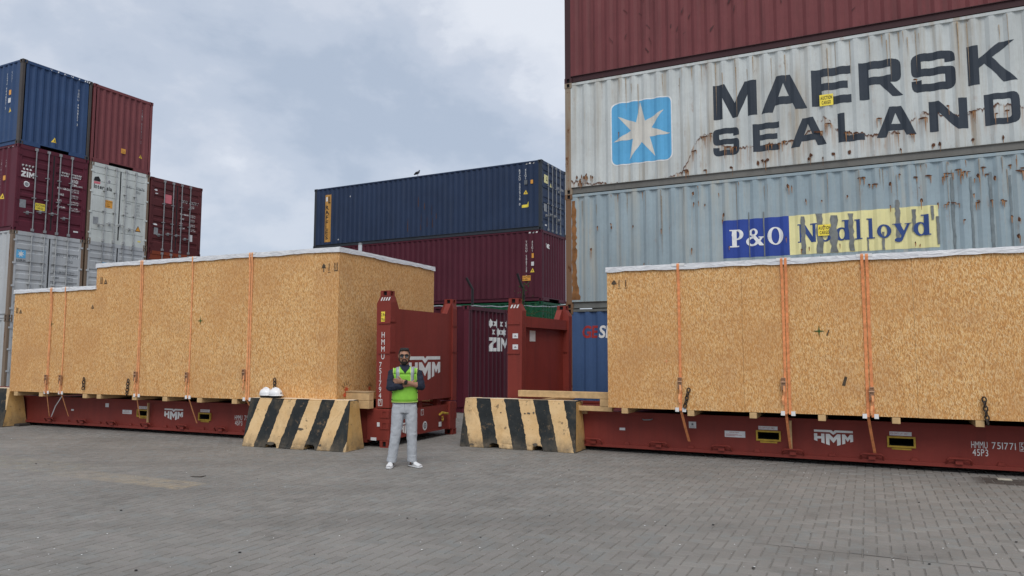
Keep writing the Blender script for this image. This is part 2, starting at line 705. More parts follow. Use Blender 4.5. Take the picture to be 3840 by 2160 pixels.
def casting_mesh():
    bm = bmesh.new()
    bmesh.ops.create_cube(bm, size=1.0)
    bmesh.ops.scale(bm, verts=bm.verts, vec=(.178, .162, .118))
    for f in list(bm.faces):
        if abs(f.normal.z) > .5:
            continue
        r = bmesh.ops.inset_region(bm, faces=[f], thickness=.034)
        c = f.calc_center_median()
        for v in f.verts:
            # upright slot
            d = v.co-c
            t = Vector((d.x*.55, d.y*.55, d.z*1.25))
            v.co = c+t
        nn = f.normal.copy()
        ex = bmesh.ops.extrude_face_region(bm, geom=[f])
        vs = [g for g in ex['geom'] if isinstance(g, bmesh.types.BMVert)]
        bmesh.ops.translate(bm, verts=vs, vec=-nn*.03)
        for g in ex['geom']:
            if isinstance(g, bmesh.types.BMFace):
                g.material_index = 1
        bmesh.ops.delete(bm, geom=[f], context='FACES_ONLY')
    bm.normal_update()
    me = bpy.data.meshes.new('corner_casting')
    bm.to_mesh(me)
    bm.free()
    me.materials.append(None)
    me.materials.append(M['dark_hole'])
    return me


CAST = casting_mesh()


def add_casting(parent, loc, mat, scale=None):
    o = link('corner_casting', CAST, parent, 0.0, loc)
    o.material_slots[0].link = 'OBJECT'
    o.material_slots[0].material = mat
    if scale:
        o.scale = scale
    return o


def door_prof(style, z0, z1):
    """depth along v of a door leaf and its break list"""
    segs = []
    H = z1-z0
    if style == 'ribbed':
        cs = [.10, .27, .36, .45, .60, .76, .88]
        hw = .030
        dp = .028
    elif style == 'seams':
        cs = [.105, .36, .585, .79, .90]
        hw = .008
        dp = .016
    else:
        cs = [.13, .24, .42, .53, .64, .80, .91]
        hw = .026
        dp = .022
    brk = []
    for c in cs:
        a, b = z0+H*(c-hw), z0+H*(c+hw)
        e_ = H*hw*.45
        brk.append((a, a+e_, b-e_, b))

    def nf(u, v):
        for a, b, c, d in brk:
            if a < v < d:
                if v < b:
                    return -.018-dp*(v-a)/(b-a)
                if v > c:
                    return -.018-dp*(d-v)/(d-c)
                return -.018-dp
        return -.018
    return nf, sorted(x for q in brk for x in q)


def door_end(root, mp, W, H, mat, bar_mat, style, frame_mat):
    z0, z1 = .16, H-.13
    nf, vb = door_prof(style, z0, z1)
    e0 = .095
    mid = W/2
    for s, (a, b) in enumerate(((e0, mid-.012), (mid+.012, W-e0))):
        mb = MB()
        vs, fs = [], []
        rows = [z0]+[x for x in vb if z0 < x < z1]+[z1]
        # rim strips stay flat, the pressed panel between them carries the ribs
        cols = [a, a+.07, a+.085, b-.085, b-.07, b]
        for v in rows:
            for i, u in enumerate(cols):
                vs.append(mp(u, v, nf(u, v) if i in (2, 3) else -.012))
        for r in range(len(rows)-1):
            for c in range(5):
                o = r*6+c
                fs.append((o, o+1, o+7, o+6))
        mb.add(vs, fs)
        mb.prism([(a, z0-.004), (b, z0-.004), (b, z0), (a, z0)], mp, -.06, -.012)
        d = mb.build('door', mat, root)
        g = MB()
        ge = b if s == 0 else a
        g.prism([(ge-.010, z0), (ge+.010, z0), (ge+.010, z1), (ge-.010, z1)], mp, -.04, -.006)
        g.build('gasket', M['rubber'], d)
        # hinges
        hu = a if s == 0 else b
        for k in range(4):
            hz = z0+(z1-z0)*(.06+.29*k)
            hb = MB().prism([(hu-.05, hz-.03), (hu+.05, hz-.03), (hu+.05, hz+.03), (hu-.05, hz+.03)], mp, -.01, .012)
            hb.build('hinge', mat, d)
        for q, fr in enumerate((.46, .83) if s == 0 else (.17, .54)):
            u = a+(b-a)*fr
            bar = MB()
            bar.tube([mp(u, .05, .028), mp(u, H-.045, .028)], .019, 8)
            for zz in (.075, H-.075):
                bar.prism([(u-.045, zz-.045), (u+.045, zz-.045), (u+.045, zz+.045), (u-.045, zz+.045)], mp, -.01, .042)
            for fz in (.40, .66):
                zz = H*fz
                bar.prism([(u-.065, zz-.014), (u+.05, zz-.014), (u+.05, zz+.014), (u-.065, zz+.014)], mp, -.014, .052)
            bar.build('locking_bar', bar_mat, d)
            hz = .63+.09*((q+s) % 2)
            sg = -1 if q == 0 else 1
            if q == 1:
                sg = -1
            hd = MB()
            hd.tube([mp(u, hz, .055), mp(u+sg*.10, hz+.02, .062), mp(u+sg*.33, hz-.01, .06)], .014, 6)
            hd.prism([(u+sg*.19-.03, hz-.05), (u+sg*.19+.03, hz-.05), (u+sg*.19+.03, hz+.06), (u+sg*.19-.03, hz+.06)], mp, -.014, .045)
            hd.build('door_handle', bar_mat, d)
    # header and sill
    mb = MB().prism([(.09, z1), (W-.09, z1), (W-.09, H), (.09, H)], mp, -.10, -.002)
    mb.build('door_header', frame_mat, root)
    mb = MB().prism([(.09, .0), (W-.09, .0), (W-.09, z0-.008), (.09, z0-.008)], mp, -.12, -.002)
    mb.build('door_sill', frame_mat, root)
    return Face(mp, nf, [], vb)


def stripes(face, parent, u0, u1, v0, v1, dark=True, k=5, lean=.03):
    """pale hazard stripes near a top corner"""
    sh = Shape()
    w = (u1-u0)/(k*2-1)
    for i in range(k):
        a = u0+2*i*w
        sh.loops([[(a, v0), (a+w, v0), (a+w+lean, v1), (a+lean, v1)]])
    return face.print(parent, 'hazard_stripes', sh, M['white_print'], .003)


def container(label, loc, rz, H, mat, frame=None, rail=None, bot=None, L=CL, ends=('corr', 'corr'), style='ribbed', bar='steel_grey',
              group=None, hc=True, pitch=.278, show=('front',), recess=True):
    """ISO box in its own frame: x along its length, y across, z up; returns (root, faces)"""
    W = CW
    frame = frame or mat
    rail = rail or mat
    bot = bot or rail
    r = thing('shipping_container', label, 'container', loc, rz, group)
    mps = face_maps(L, W)
    faces = {}
    for k in ('front', 'back'):
        mp = mps[k]
        c = Corr(.145, L-.145, pitch, .036, -.008)
        c.mesh(mp, .155, H-.058).build('side_wall', mat, r)
        faces[k] = Face(mp, c.n, c.brk)
        tr = MB().prism([(.17, H-.062), (L-.17, H-.062), (L-.17, H-.006), (.17, H-.006)], mp, -.06, -.002)
        tr.build('top_rail', rail, r)
        b = MB()
        b.prism([(.17, .148), (L-.17, .148), (L-.17, .158), (.17, .158)], mp, -.06, -.002)
        b.prism([(.17, .026), (L-.17, .026), (L-.17, .148), (.17, .148)], mp, -.055, -.034)
        b.prism([(.17, .012), (L-.17, .012), (L-.17, .026), (.17, .026)], mp, -.10, -.008)
        b.build('bottom_rail', bot, r)
    for i, k in enumerate(('end0', 'end1')):
        mp = mps[k]
        if ends[i] == 'door':
            faces[k] = door_end(r, mp, W, H, mat, M[bar], style, rail)
        else:
            c = Corr(.13, W-.13, .25, .045, -.012, .05)
            c.mesh(mp, .155, H-.10).build('end_wall', mat, r)
            faces[k] = Face(mp, c.n, c.brk)
            MB().prism([(.09, H-.104), (W-.09, H-.104), (W-.09, H-.004), (.09, H-.004)], mp, -.06, -.004).build('end_header', rail, r)
            sl = MB()
            if recess:   # gooseneck cut-out shows dark under the end sill
                sl.prism([(.09, .02), (.72, .02), (.72, .158), (.09, .158)], mp, -.06, -.006)
                sl.prism([(W-.72, .02), (W-.09, .02), (W-.09, .158), (W-.72, .158)], mp, -.06, -.006)
                sl.prism([(.72, .118), (W-.72, .118), (W-.72, .158), (.72, .158)], mp, -.06, -.006)
            else:
                sl.prism([(.09, .02), (W-.09, .02), (W-.09, .158), (.09, .158)], mp, -.06, -.006)
            sl.build('end_sill', bot, r)
    for ix, x in enumerate((0, L)):
        for iy, y in enumerate((0, W)):
            sx = 1 if ix == 0 else -1
            sy = 1 if iy == 0 else -1
            p = MB()
            x0, x1 = sorted((x+sx*.002, x+sx*.150))
            y0, y1 = sorted((y+sy*.002, y+sy*.100))
            p.box(x0, x1, y0, y1, .11, H-.11)
            p.build('corner_post', frame, r, bevel=.012)
            for z in (.059, H-.053):
                add_casting(r, (x+sx*.085, y+sy*.077, z), frame)
    rf = MB().box(.06, L-.06, .06, W-.06, H-.05, H-.018)
    rf.build('roof', mat, r)
    MB().box(.1, L-.1, .1, W-.1, .13, .15).build('floor', M['dark_hole'], r)
    # hidden inner cross-members under the floor
    cm = MB()
    for k in range(20):
        x = .5+k*(L-1.0)/19
        cm.box(x-.02, x+.02, .07, W-.07, .03, .128)
    cm.build('cross_member', bot, r)
    return r, faces


def seven_stars(sh, u, v, w, h):
    """two rows of small six-pointed stars (4 over 3)"""
    d = w/3.6
    for i in range(4):
        sh.loops([star(u+d*.35+i*d*.97, v+h*.78, d*.40, d*.22, 6)])
    for i in range(3):
        sh.loops([star(u+d*.80+i*d*.97, v+h*.22, d*.40, d*.22, 6)])
    return sh


def zim_word(sh, u, v, w, h):
    zw, iw, mw, g = .36*w, .13*w, .41*w, .05*w
    t = h*.24
    sh.loops([[(0, 0), (zw, 0), (zw, t), (.50*zw, t), (zw, h-t), (zw, h), (0, h), (0, h-t), (.50*zw, h-t), (0, t)]], u, v)
    sh.rect(u+zw+g, v, u+zw+g+iw, v+h)
    x = u+zw+iw+2*g
    s = mw*.27
    sh.loops([[(0, 0), (s, 0), (s, h*.55), (mw*.5, h*.18), (mw-s, h*.55), (mw-s, 0), (mw, 0), (mw, h), (mw-s, h), (mw*.5, h*.55), (s, h), (0, h)]], x, v)
    return sh


def hmm_logo(u, v, w, h):
    """roof-line bar with a notch over HMM whose feet are cut to a point"""
    sh = Shape()
    y = lambda t: v+h*t
    X = lambda t: u+w*t
    P = lambda l: [(X(a), y(b)) for a, b in l]
    sh.loops([P([(0, 1), (0, .87), (.41, .87), (.50, .72), (.59, .87), (1, .87), (1, 1), (.545, 1), (.50, .91), (.455, 1)])])
    foot = lambda t: .34-.62*t if t < .5 else .03+.62*(t-.5)
    ft = lambda a: (a, max(0.0, .36-.72*a) if a <= .5 else max(0.0, .36-.72*(1-a)))
    # H
    sh.loops([P([ft(0), ft(.085), (.085, .46), (.185, .46), ft(.185), ft(.27), (.27, .77), (.185, .77), (.185, .61), (.085, .61), (.085, .77), (0, .77)])])
    # M
    sh.loops([P([ft(.305), ft(.40), (.40, .48), (.50, .22), (.59, .48), ft(.59), ft(.685), (.685, .77), (.60, .77), (.50, .53), (.40, .77), (.305, .77)])])
    # M
    sh.loops([P([ft(.72), ft(.80), (.80, .52), (.86, .33), (.925, .52), ft(.925), ft(1.0), (1.0, .77), (.925, .77), (.86, .58), (.80, .77), (.72, .77)])])
    return sh


def data_lines(sh, u, v, n, w, h, words=('MAX.GROSS', 'TARE', 'NET', 'CU.CAP.'), c2=.62):
    """the block of weights on a right-hand door"""
    for i in range(n):
        y = v-i*h
        sh.text(words[i % len(words)], u, y, h*.30, .8, .12, True)
        a = Random_num(i)
        sh.text(a[0], u+w*c2, y+h*.12, h*.24, .8, .12)
        sh.text(a[1], u+w*c2, y-h*.24, h*.24, .8, .12)
    return sh


def Random_num(i):
    return (('30.480 KG', '67.200 LB'), ('3.980 KG', '8.770 LB'), ('26.500 KG', '58.420 LB'), ('76.2 CUM', '2.690 CUFT'))[i % 4]


# ---- paints ----------------------------------------------------------------------
P = {}
P['blue'] = paint('blue_container_paint', (.038, .075, .165), .05, .25)
P['brick'] = paint('faded_red_container_paint', (.185, .056, .060), .06, .25)
P['zim'] = paint('maroon_container_paint', (.105, .020, .033), .08, .2)
P['wine'] = paint('dark_red_container_paint', (.105, .028, .030), .12, .25)
P['white'] = paint('off_white_container_paint', (.60, .63, .60), .18, .40, dirtcol=(.30, .30, .25))
P['pale'] = paint('pale_grey_container_paint', (.47, .49, .50), .22, .45, dirtcol=(.28, .25, .20))
P['rusty_frame'] = paint('rusty_frame_paint', (.20, .15, .11), .62, .7, dirtcol=(.16, .08, .04))
P['dull_frame'] = paint('dull_brown_frame', (.075, .065, .060), .35, .4)
P['navy'] = paint('navy_container_paint', (.026, .044, .090), .10, .3, dirtcol=(.05, .06, .08))
P['navy_frame'] = paint('navy_frame_paint', (.045, .052, .062), .25, .4)
P['tex'] = paint('deep_maroon_container_paint', (.085, .018, .030), .08, .2)
P['green'] = paint('green_container_paint', (.009, .075, .034), .2, .3)
P['top_red'] = paint('oxide_red_container_paint', (.175, .052, .054), .30, .6, dirtcol=(.055, .026, .026))
P['top_red_rail'] = paint('dark_red_rail_paint', (.060, .028, .030), .2, .3)
P['maersk'] = paint('light_grey_rusting_paint', (.53, .56, .545), .48, .85, dirtcol=(.33, .27, .19),
                    rustband=[(0, .35), (2.3, .15), (2.65, .30), (2.95, .85), (3.25, 1.02), (3.55, .70), (4.4, .62), (5.0, .68), (5.45, .98),
                              (5.75, .72), (6.7, .60), (7.15, .88), (7.7, .80), (8.3, .84), (9, .8), (12, .6)])
P['maersk_rail'] = paint('dark_grey_rail_paint', (.17, .165, .15), .2, .5)  # bottom rail, a darker grey than the wall above
P['maersk_post'] = paint('rusted_cream_post_paint', (.30, .25, .19), .78, .9, dirtcol=(.15, .07, .03))
P['po'] = paint('grey_blue_weathered_paint', (.29, .36, .39), .44, .90, dirtcol=(.42, .41, .35))
P['po_post'] = paint('rust_brown_post_paint', (.20, .115, .065), .75, .9, dirtcol=(.11, .05, .025))
P['po_rail'] = paint('olive_grey_rail_paint', (.15, .155, .145), .25, .5)
P['ges'] = paint('mid_blue_container_paint', (.055, .105, .225), .08, .35, dirtcol=(.10, .16, .24))
P['zim2'] = paint('dark_maroon_container_paint', (.075, .012, .022), .05, .2)
P['hmm'] = paint('oxide_red_flat_rack_paint', (.225, .041, .031), .20, .45, .5, dirtcol=(.085, .026, .022))
P['redslim'] = paint('orange_red_container_paint', (.26, .06, .03), .12, .3)

# ---- left stack: door ends face right, towards the camera ----------------------------
LSO = Vector((-16.3598, 23.7655, 0))
LSA = 1.1079
LSU = Vector((cos(LSA), sin(LSA), 0))
LSR = LSA + pi/2


def ls_loc(col, z):
    p = LSO + LSU*(CW + col*(CW+.06))
    return (p.x, p.y, z)


GLS = 'containers stacked three wide on the left'
ZB, ZM, ZZ, ZT = 0.0, 2.722, 5.618, 8.514

r, f = container('dark blue container on top of the left stack, nearest corner highest', ls_loc(0, ZT), LSR, 2.896, P['blue'], P['dull_frame'],
                 group=GLS, ends=('corr', 'door'))
fe, fb = f['end0'], f['back']
stripes(fe, r, .12, CW-.12, 2.896-.085, 2.896-.03, k=30, lean=.02)
sh = Shape().text('TGHU 494852 3', 1.93, 2.45, .085, .85, vertical=True, step=1.25)
fe.print(r, 'lettering', sh, M['white_print'])
warning_triangle(fe, r, 1.19, .33, .19)
fb.print(r, 'lettering', Shape().text('TGHU 494852 3', CL-.88, 2.52, .08, .85, vertical=True), M['white_print'])
fb.print(r, 'lettering', Shape().text('45G1', CL-.62, 2.56, .08, .85, vertical=True), M['white_print'])
fb.plate(r, 'sticker', CL-.70, 1.75, CL-.58, 1.92, M['orange_sticker'])
fb.plate(r, 'sticker', CL-.72, 1.48, CL-.58, 1.64, M['paper'])
warning_triangle(fb, r, CL-.62, 1.16, .2)

r, f = container('faded red container on top, right of the dark blue one', ls_loc(1, ZT), LSR, 2.896, P['brick'], P['brick'], P['brick'],
                 group=GLS, ends=('corr', 'door'))
fe = f['end0']
stripes(fe, r, .30, .50, 2.896-.085, 2.896-.03, k=3)
stripes(fe, r, CW-.45, CW-.25, 2.896-.085, 2.896-.03, k=3)
fe.print(r, 'lettering', Shape().text('TEMU 807915 5', 1.98, 2.48, .085, .85, vertical=True), M['white_print'])
_, q = fe.plate(r, 'warning_sticker', 1.18, .58, 1.36, .76, M['orange_sticker'])
q.print(_, 'lettering', Shape().text('9.6 HIGH', 1.20, .66, .035, .6).text('CAUTION', 1.20, .605, .035, .6), M['black_print'], .001)
warning_triangle(fe, r, 2.01, .58, .17)


def door_stripes(face, root, H):
    stripes(face, root, .20, .50, H-.085, H-.03, k=4)
    stripes(face, root, CW-.52, CW-.22, H-.085, H-.03, k=4)


def round_mark(face, root, u, v, rad, mat='paper'):
    o = face.print(root, 'round_sticker', Shape().loops([ellipse(u, v, rad*.95, rad)]), M[mat], .004)
    face.print(o, 'symbol', Shape().loops([ellipse(u, v, rad*.6, rad*.65), ellipse(u, v, rad*.35, rad*.38)]).loops([ellipse(u, v, rad*.2, rad*.25)]), M['grey_print'], .006)
    return o


r, f = container('maroon container with ZIM doors under the dark blue one', ls_loc(0, ZZ), LSR, 2.896, P['zim'], P['zim'],
                 group=GLS, ends=('door', 'corr'), style='ribbed')
fd, fb = f['end0'], f['back']
door_stripes(fd, r, 2.896)
sh = Shape()
seven_stars(sh, .17, 2.06, .40, .20)
zim_word(sh, .165, 1.83, .42, .185)
fd.print(r, 'logo', sh, M['white_print'])
round_mark(fd, r, .36, 1.60, .10)
fd.plate(r, 'data_plate', .15, .79, .37, 1.06, M['steel_grey'])
auction_sign(fd, r, .67, .79, 1.0, 1.02)
sh = Shape().text('ZCSU', 1.50, 2.14, .125, .68, .12, True, fit=.27).text('728055', 1.845, 2.14, .125, .68, .12, True, fit=.37).text('7', 2.27, 2.14, .125, .68, .12, True)
sh.text('45G1', 1.86, 1.96, .11, .68, .12, True)
sh.text('ZIM.com', 1.86, 1.84, .075, 1.0, .12, True)
data_lines(sh, 1.40, 1.66, 4, .78, .22)
fd.print(r, 'lettering', sh, M['white_print'])
fd.plate(r, 'sticker', 2.02, .215, 2.19, .265, M['paper'])
stripes(fb, r, CL-.55, CL-.25, 2.896-.075, 2.896-.02, k=3)
fb.print(r, 'lettering', Shape().text('ZCSU 728055 7', CL-.95, 2.45, .08, .85, vertical=True), M['white_print'])
fb.print(r, 'lettering', Shape().text('45G1', CL-.68, 2.45, .08, .85, vertical=True), M['white_print'])
fb.plate(r, 'sticker', CL-.74, 1.72, CL-.60, 1.88, M['orange_sticker'])
warning_triangle(fb, r, CL-.76, 1.1, .2)

r, f = container('off-white container with black Interasia lettering under the faded red one', ls_loc(1, ZZ), LSR, 2.896, P['white'],
                 P['rusty_frame'], P['white'], group=GLS, ends=('door', 'corr'), style='seams', bar='pale_bar')
fd = f['end0']
u0 = CW+.06
sh = Shape().text('Interasia', .195, 1.955, .150, .74, .10, True, fit=.70)
fd.print(r, 'lettering', sh, M['black_print'])
fd.print(r, 'logo', Shape().loops([[(.19, 2.22), (.42, 2.22), (.44, 2.27), (.36, 2.40), (.21, 2.36), (.18, 2.26)]]), M['black_print'])
fd.print(r, 'logo', Shape().loops([[(.18, 2.12), (.42, 2.12), (.44, 2.21), (.19, 2.205)]]), M['pink'])
round_mark(fd, r, .775, 2.29, .075)
_, q = fd.plate(r, 'warning_sticker', .64, 1.31, .94, 1.59, M['orange_sticker'])
q.print(_, 'lettering', Shape().text('CAUTION', .66, 1.51, .045, .95).text('9.6', .74, 1.425, .05).text('HIGH', .72, 1.345, .05), M['black_print'], .001)
fd.plate(r, 'data_plate', .22, .64, .42, .90, M['steel_grey'])
sh = Shape().text('IAAU', 1.44, 2.20, .11, .68, fit=.26).text('575676 2', 1.86, 2.20, .11, .68, fit=.47).text('45G1', 1.86, 2.06, .10, .68)
data_lines(sh, 1.42, 1.60, 4, .80, .125)
fd.print(r, 'lettering', sh, M['grey_print'])
warning_triangle(fd, r, 2.03, .60, .25, 'black_print')
fd.print(r, 'warning_sticker', Shape().loops([[(1.935, .625), (2.125, .625), (2.03, .80)]]), M['orange_sticker'], .0065)
fd.plate(r, 'sticker', 2.04, .21, 2.16, .25, M['bright_yellow'])

r, f = container('dark red container at the right end of the left stack, pink sticker on its door', ls_loc(2, ZZ-.03), LSR, 2.896, P['wine'], P['wine'],
                 group=GLS, ends=('door', 'corr'), style='ribbed')
fd = f['end0']
door_stripes(fd, r, 2.896)
u0 = 2*(CW+.06)
fd.plate(r, 'pink_sticker', 5.62-u0, 1.97, 5.96-u0, 2.32, M['pink'])
fd.print(r, 'round_sticker', Shape().loops([ellipse(.26, 2.42, .07, .035)]), M['paper'], .004)
fd.print(r, 'round_sticker', Shape().loops([ellipse(.28, 2.28, .07, .02)]), M['paper'], .004)
fd.print(r, 'round_sticker', Shape().loops([ellipse(.28, 1.05, .10, .035)]), M['paper'], .004)
fd.plate(r, 'data_plate', .22, .65, .40, .92, M['steel_grey'])
fd.plate(r, 'sticker', 6.89-u0, .58, 7.02-u0, .86, M['paper'])
sh = Shape().text('DRYU', 6.46-u0, 2.13, .11, .68, fit=.27).text('429791 3', 6.82-u0, 2.13, .11, .68, fit=.45).text('45G1', 6.85-u0, 1.96, .10, .68)
data_lines(sh, 6.40-u0, 1.62, 4, .80, .19)
fd.print(r, 'lettering', sh, M['white_print'])

r, f = container('pale grey container with a square blue star badge on its left door', ls_loc(0, ZM), LSR, 2.896, P['pale'], P['rusty_frame'],
                 group=GLS, ends=('door', 'corr'), style='pressed', bar='pale_bar')
fd = f['end0']
door_stripes(fd, r, 2.896)
_, q = fd.plate(r, 'badge', .16, 2.00, .46, 2.27, M['maersk_blue'], .004, .003)
q.print(_, 'star', Shape().loops([star(.31, 2.135, .12, .048, 7)]), M['white_print'], .001)
fd.print(r, 'lettering', Shape().text('MAERSK', .13, 1.90, .055, 1.15, .10, True), M['dark_print'])
sh = Shape().text('MRKU', 1.44, 2.17, .12, .66, .1, fit=.29).text('548 573 4', 1.83, 2.17, .12, .66, .1, fit=.42).text('45G1', 1.86, 1.99, .10, .68)
data_lines(sh, 1.40, 1.62, 4, .78, .20)
fd.print(r, 'lettering', sh, M['grey_print'])

r, f = container('pale grey container under the Interasia one, mostly hidden by the left crate', ls_loc(1, ZM), LSR, 2.896, P['pale'], P['rusty_frame'],
                 group=GLS, ends=('door', 'corr'), style='pressed')
fd = f['end0']
door_stripes(fd, r, 2.896)
_, q = fd.plate(r, 'badge', .62, 1.93, .88, 2.17, M['maersk_blue'], .004, .003)
q.print(_, 'star', Shape().loops([star(.75, 2.05, .11, .044, 7)]), M['white_print'], .001)
fd.print(r, 'lettering', Shape().text('5', .40, 2.10, .08), M['grey_print'])

r, f = container('orange-red container of which only the top edge shows behind the left crate', ls_loc(2, ZM-.03), LSR, 2.896, P['redslim'], P['wine'],
                 group=GLS, ends=('door', 'corr'), style='ribbed')
door_stripes(f['end0'], r, 2.896)

r, f = container('grey container at the foot of the left stack behind the left crate', ls_loc(0, ZB), LSR, ZM, P['pale'], P['rusty_frame'],
                 group=GLS, ends=('door', 'corr'), style='seams')
auction_sign(f['end0'], r, .35, 1.42, .68, 1.65)
for c_ in (1, 2):
    container(('brown container at the foot of the middle column, hidden by the left crate', 'red container at the foot of the right column, hidden by the left crate')[c_-1],
              ls_loc(c_, ZB), LSR, ZM-(.03 if c_ == 2 else 0), P['dull_frame'] if c_ == 1 else P['wine'], group=GLS, ends=('door', 'corr'))

# ---- middle stack ---------------------------------------------------------------------
MSA = .4824
MSX = Vector((cos(MSA), -sin(MSA), 0))
MSO = Vector((1.2039, 29.4266, 0)) - MSX*CL
GMS = 'containers stacked behind the yard fence'
zt0 = 3.7107
r, f = container('navy blue container with a vertical ochre RAFFLES band, on top of the middle stack', (MSO.x, MSO.y, zt0+2.896), -MSA, 2.896, P['navy'],
                 P['navy_frame'], P['navy'], P['navy_frame'], group=GMS, ends=('corr', 'door'), style='ribbed')
ff, fe = f['front'], f['end1']
X = lambda s: CL-s
ff.print(r, 'ochre_band', Shape().rect(X(11.53), .27, X(11.13), 2.56), M['gold_band'], .003)
sh = Shape().text('RAFFLES', X(11.44), 2.03, .185, 1.15, vertical=True, step=1.30, bold=True)
sh.rect(X(11.33), 2.14, X(11.27), 2.48).rect(X(11.33), 2.14, X(11.18), 2.19)
ff.print(r, 'lettering', sh, M['black_print'], .006)
ff.print(r, 'lettering', Shape().rect(X(11.47), 2.24, X(11.36), 2.45), M['white_print'], .006)
ff.print(r, 'lettering', Shape().text('RFCU 502930 0', X(1.04), 2.60, .10, .85, vertical=True, step=1.22), M['white_print'])
ff.print(r, 'lettering', Shape().text('45G1', X(.77), 2.60, .095, .85, vertical=True), M['white_print'])
ff.plate(r, 'sticker', X(.80), 1.93, X(.66), 2.12, M['grey_print'])
ff.plate(r, 'sticker', X(.51), 1.94, X(.40), 2.10, M['orange_sticker'])
warning_triangle(ff, r, X(.74), 1.53, .19)
ff.print(r, 'warning_sticker', Shape().loops([[(X(.92), .96), (X(.60), .99), (X(.60), 1.22), (X(.68), 1.10), (X(.92), 1.08)]]), M['bright_yellow'])
ff.plate(r, 'sticker', X(9.99), 2.31, X(9.95), 2.38, M['paper'])
ff.plate(r, 'sticker', X(10.68), .31, X(10.63), .37, M['paper'])
stripes(ff, r, X(.75), X(.35), 2.896-.12, 2.896-.062, k=3)
stripes(fe, r, .2, .5, 2.896-.085, 2.896-.03, k=3)
sh = Shape()
for i in range(9):
    a = X(5.1+rng.random()*1.6)
    b = .35+rng.random()*1.2
    sh.loops([[(a, b), (a+.03, b+.02), (a+.025, b+.2+rng.random()*.5), (a+.005, b+.25+rng.random()*.3)]])
ff.print(r, 'rust_patch', sh, M['rust'])
_, q = fe.plate(r, 'company_sticker', .27, 2.00, .72, 2.34, M['po_yellow'], .003)
q.print(_, 'lettering', Shape().rect(.46, 2.10, .50, 2.28).rect(.46, 2.10, .58, 2.14), M['black_print'], .001)
warning_triangle(fe, r, .93, 1.92, .2, 'po_yellow')
fe.print(r, 'lettering', Shape().text('RFCU 502930 0', 1.62, 1.98, .10, .62).text('45G1', 1.7, 1.84, .09, .7), M['white_print'])
fe.plate(r, 'data_plate', .25, .80, .52, 1.12, M['steel_grey'])
fe.plate(r, 'sticker', .34, .21, .52, .27, M['paper'])

r, f = container('deep maroon container with tex lettering on its end, under the navy one', (MSO.x, MSO.y, zt0), -MSA, 2.896, P['tex'], P['tex'],
                 group=GMS, ends=('corr', 'corr'))
ff, fe = f['front'], f['end1']
ff.print(r, 'lettering', Shape().text('TXGU 588728 5', X(.74), 2.48, .10, .85, vertical=True, step=1.22), M['white_print'])
ff.print(r, 'lettering', Shape().text('45G1', X(.47), 2.47, .095, .85, vertical=True), M['white_print'])
ff.plate(r, 'sticker', X(.47), 1.76, X(.38), 1.95, M['orange_sticker'])
ff.plate(r, 'sticker', X(.49), 1.44, X(.37), 1.60, M['paper'])
warning_triangle(ff, r, X(.435), 1.17, .19)
_, q = ff.plate(r, 'warning_sticker', X(.88), .83, X(.51), 1.04, M['orange_sticker'])
q.print(_, 'lettering', Shape().text('CAUTION', X(.87), .955, .06, .8, .1, True).text('9.6 HIGH', X(.87), .86, .06, .7, .1, True), M['black_print'], .001)
stripes(ff, r, X(.60), X(.20), 2.896-.12, 2.896-.062, k=3)
stripes(fe, r, .25, .55, 2.896-.085, 2.896-.03, k=3)
fe.print(r, 'lettering', Shape().text('t', .42, 2.20, .26, .75, bold=True).text('ex', .60, 2.20, .26, .72, .02, bold=True), M['white_print'])

r, f = container('green container at the bottom of the middle stack, only its top edge showing', (MSO.x, MSO.y, zt0-2.93), -MSA, 2.896, P['green'], P['green'],
                 P['green'], group=GMS, ends=('corr', 'corr'))
pl = MB().box(.0, CL, .0, CW, 0, zt0-2.93-.003)
tag(pl.build('concrete_plinth', plain('plinth_concrete', (.25, .25, .24), .9, .2)), kind='structure').matrix_world = Matrix.Translation((MSO.x, MSO.y, 0)) @ Matrix.Rotation(-MSA, 4, 'Z')

# ---- maroon ZIM box between the two flat racks ---------------------------------------
ZO = Vector((-1.1827, 19.9273, 0)) - Vector((cos(.4532), -sin(.4532), 0))*CL
r, f = container('dark maroon container with large white ZIM on its ribbed end wall', (ZO.x, ZO.y, 0), -.4532, 2.896, P['zim2'], P['zim'],
                 P['zim2'], ends=('door', 'corr'))
fe = f['end1']
sh = Shape()
seven_stars(sh, 1.25, 2.12, 1.22, .44)
zim_word(sh, 1.23, 1.66, 1.26, .40)
fe.print(r, 'logo', sh, M['white_print'])
stripes(fe, r, .25, .62, 2.896-.095, 2.896-.03, k=3)

# ---- right stack ------------------------------------------------------------------------
RSA = .4532
RSO = (1.2069, 16.408)
GRS = 'containers stacked four high on the right'
hs = 2.5943
r, f = container('oxide red scuffed container on top of the right stack, above the SEALAND one', (RSO[0], RSO[1], 3*hs), -RSA, hs-.004, P['top_red'],
                 P['top_red_rail'], P['top_red'], P['top_red_rail'], group=GRS)
ff = f['front']
sh = Shape()
for i in range(60):
    a = .5+rng.random()*9
    b = .35+rng.random()*1.7
    w = .008+rng.random()*.022
    l = .04+rng.random()*.15
    s = rng.choice((-1, 1))*rng.random()*.08
    sh.loops([[(a, b), (a+w, b+.02), (a+w*.8+s, b+l), (a+s, b+l*.9), (a-w*.2, b+l*.4)]])
ff.print(r, 'scuff_mark', sh, plain('dark_scuff', (.075, .026, .027), .8, .4))

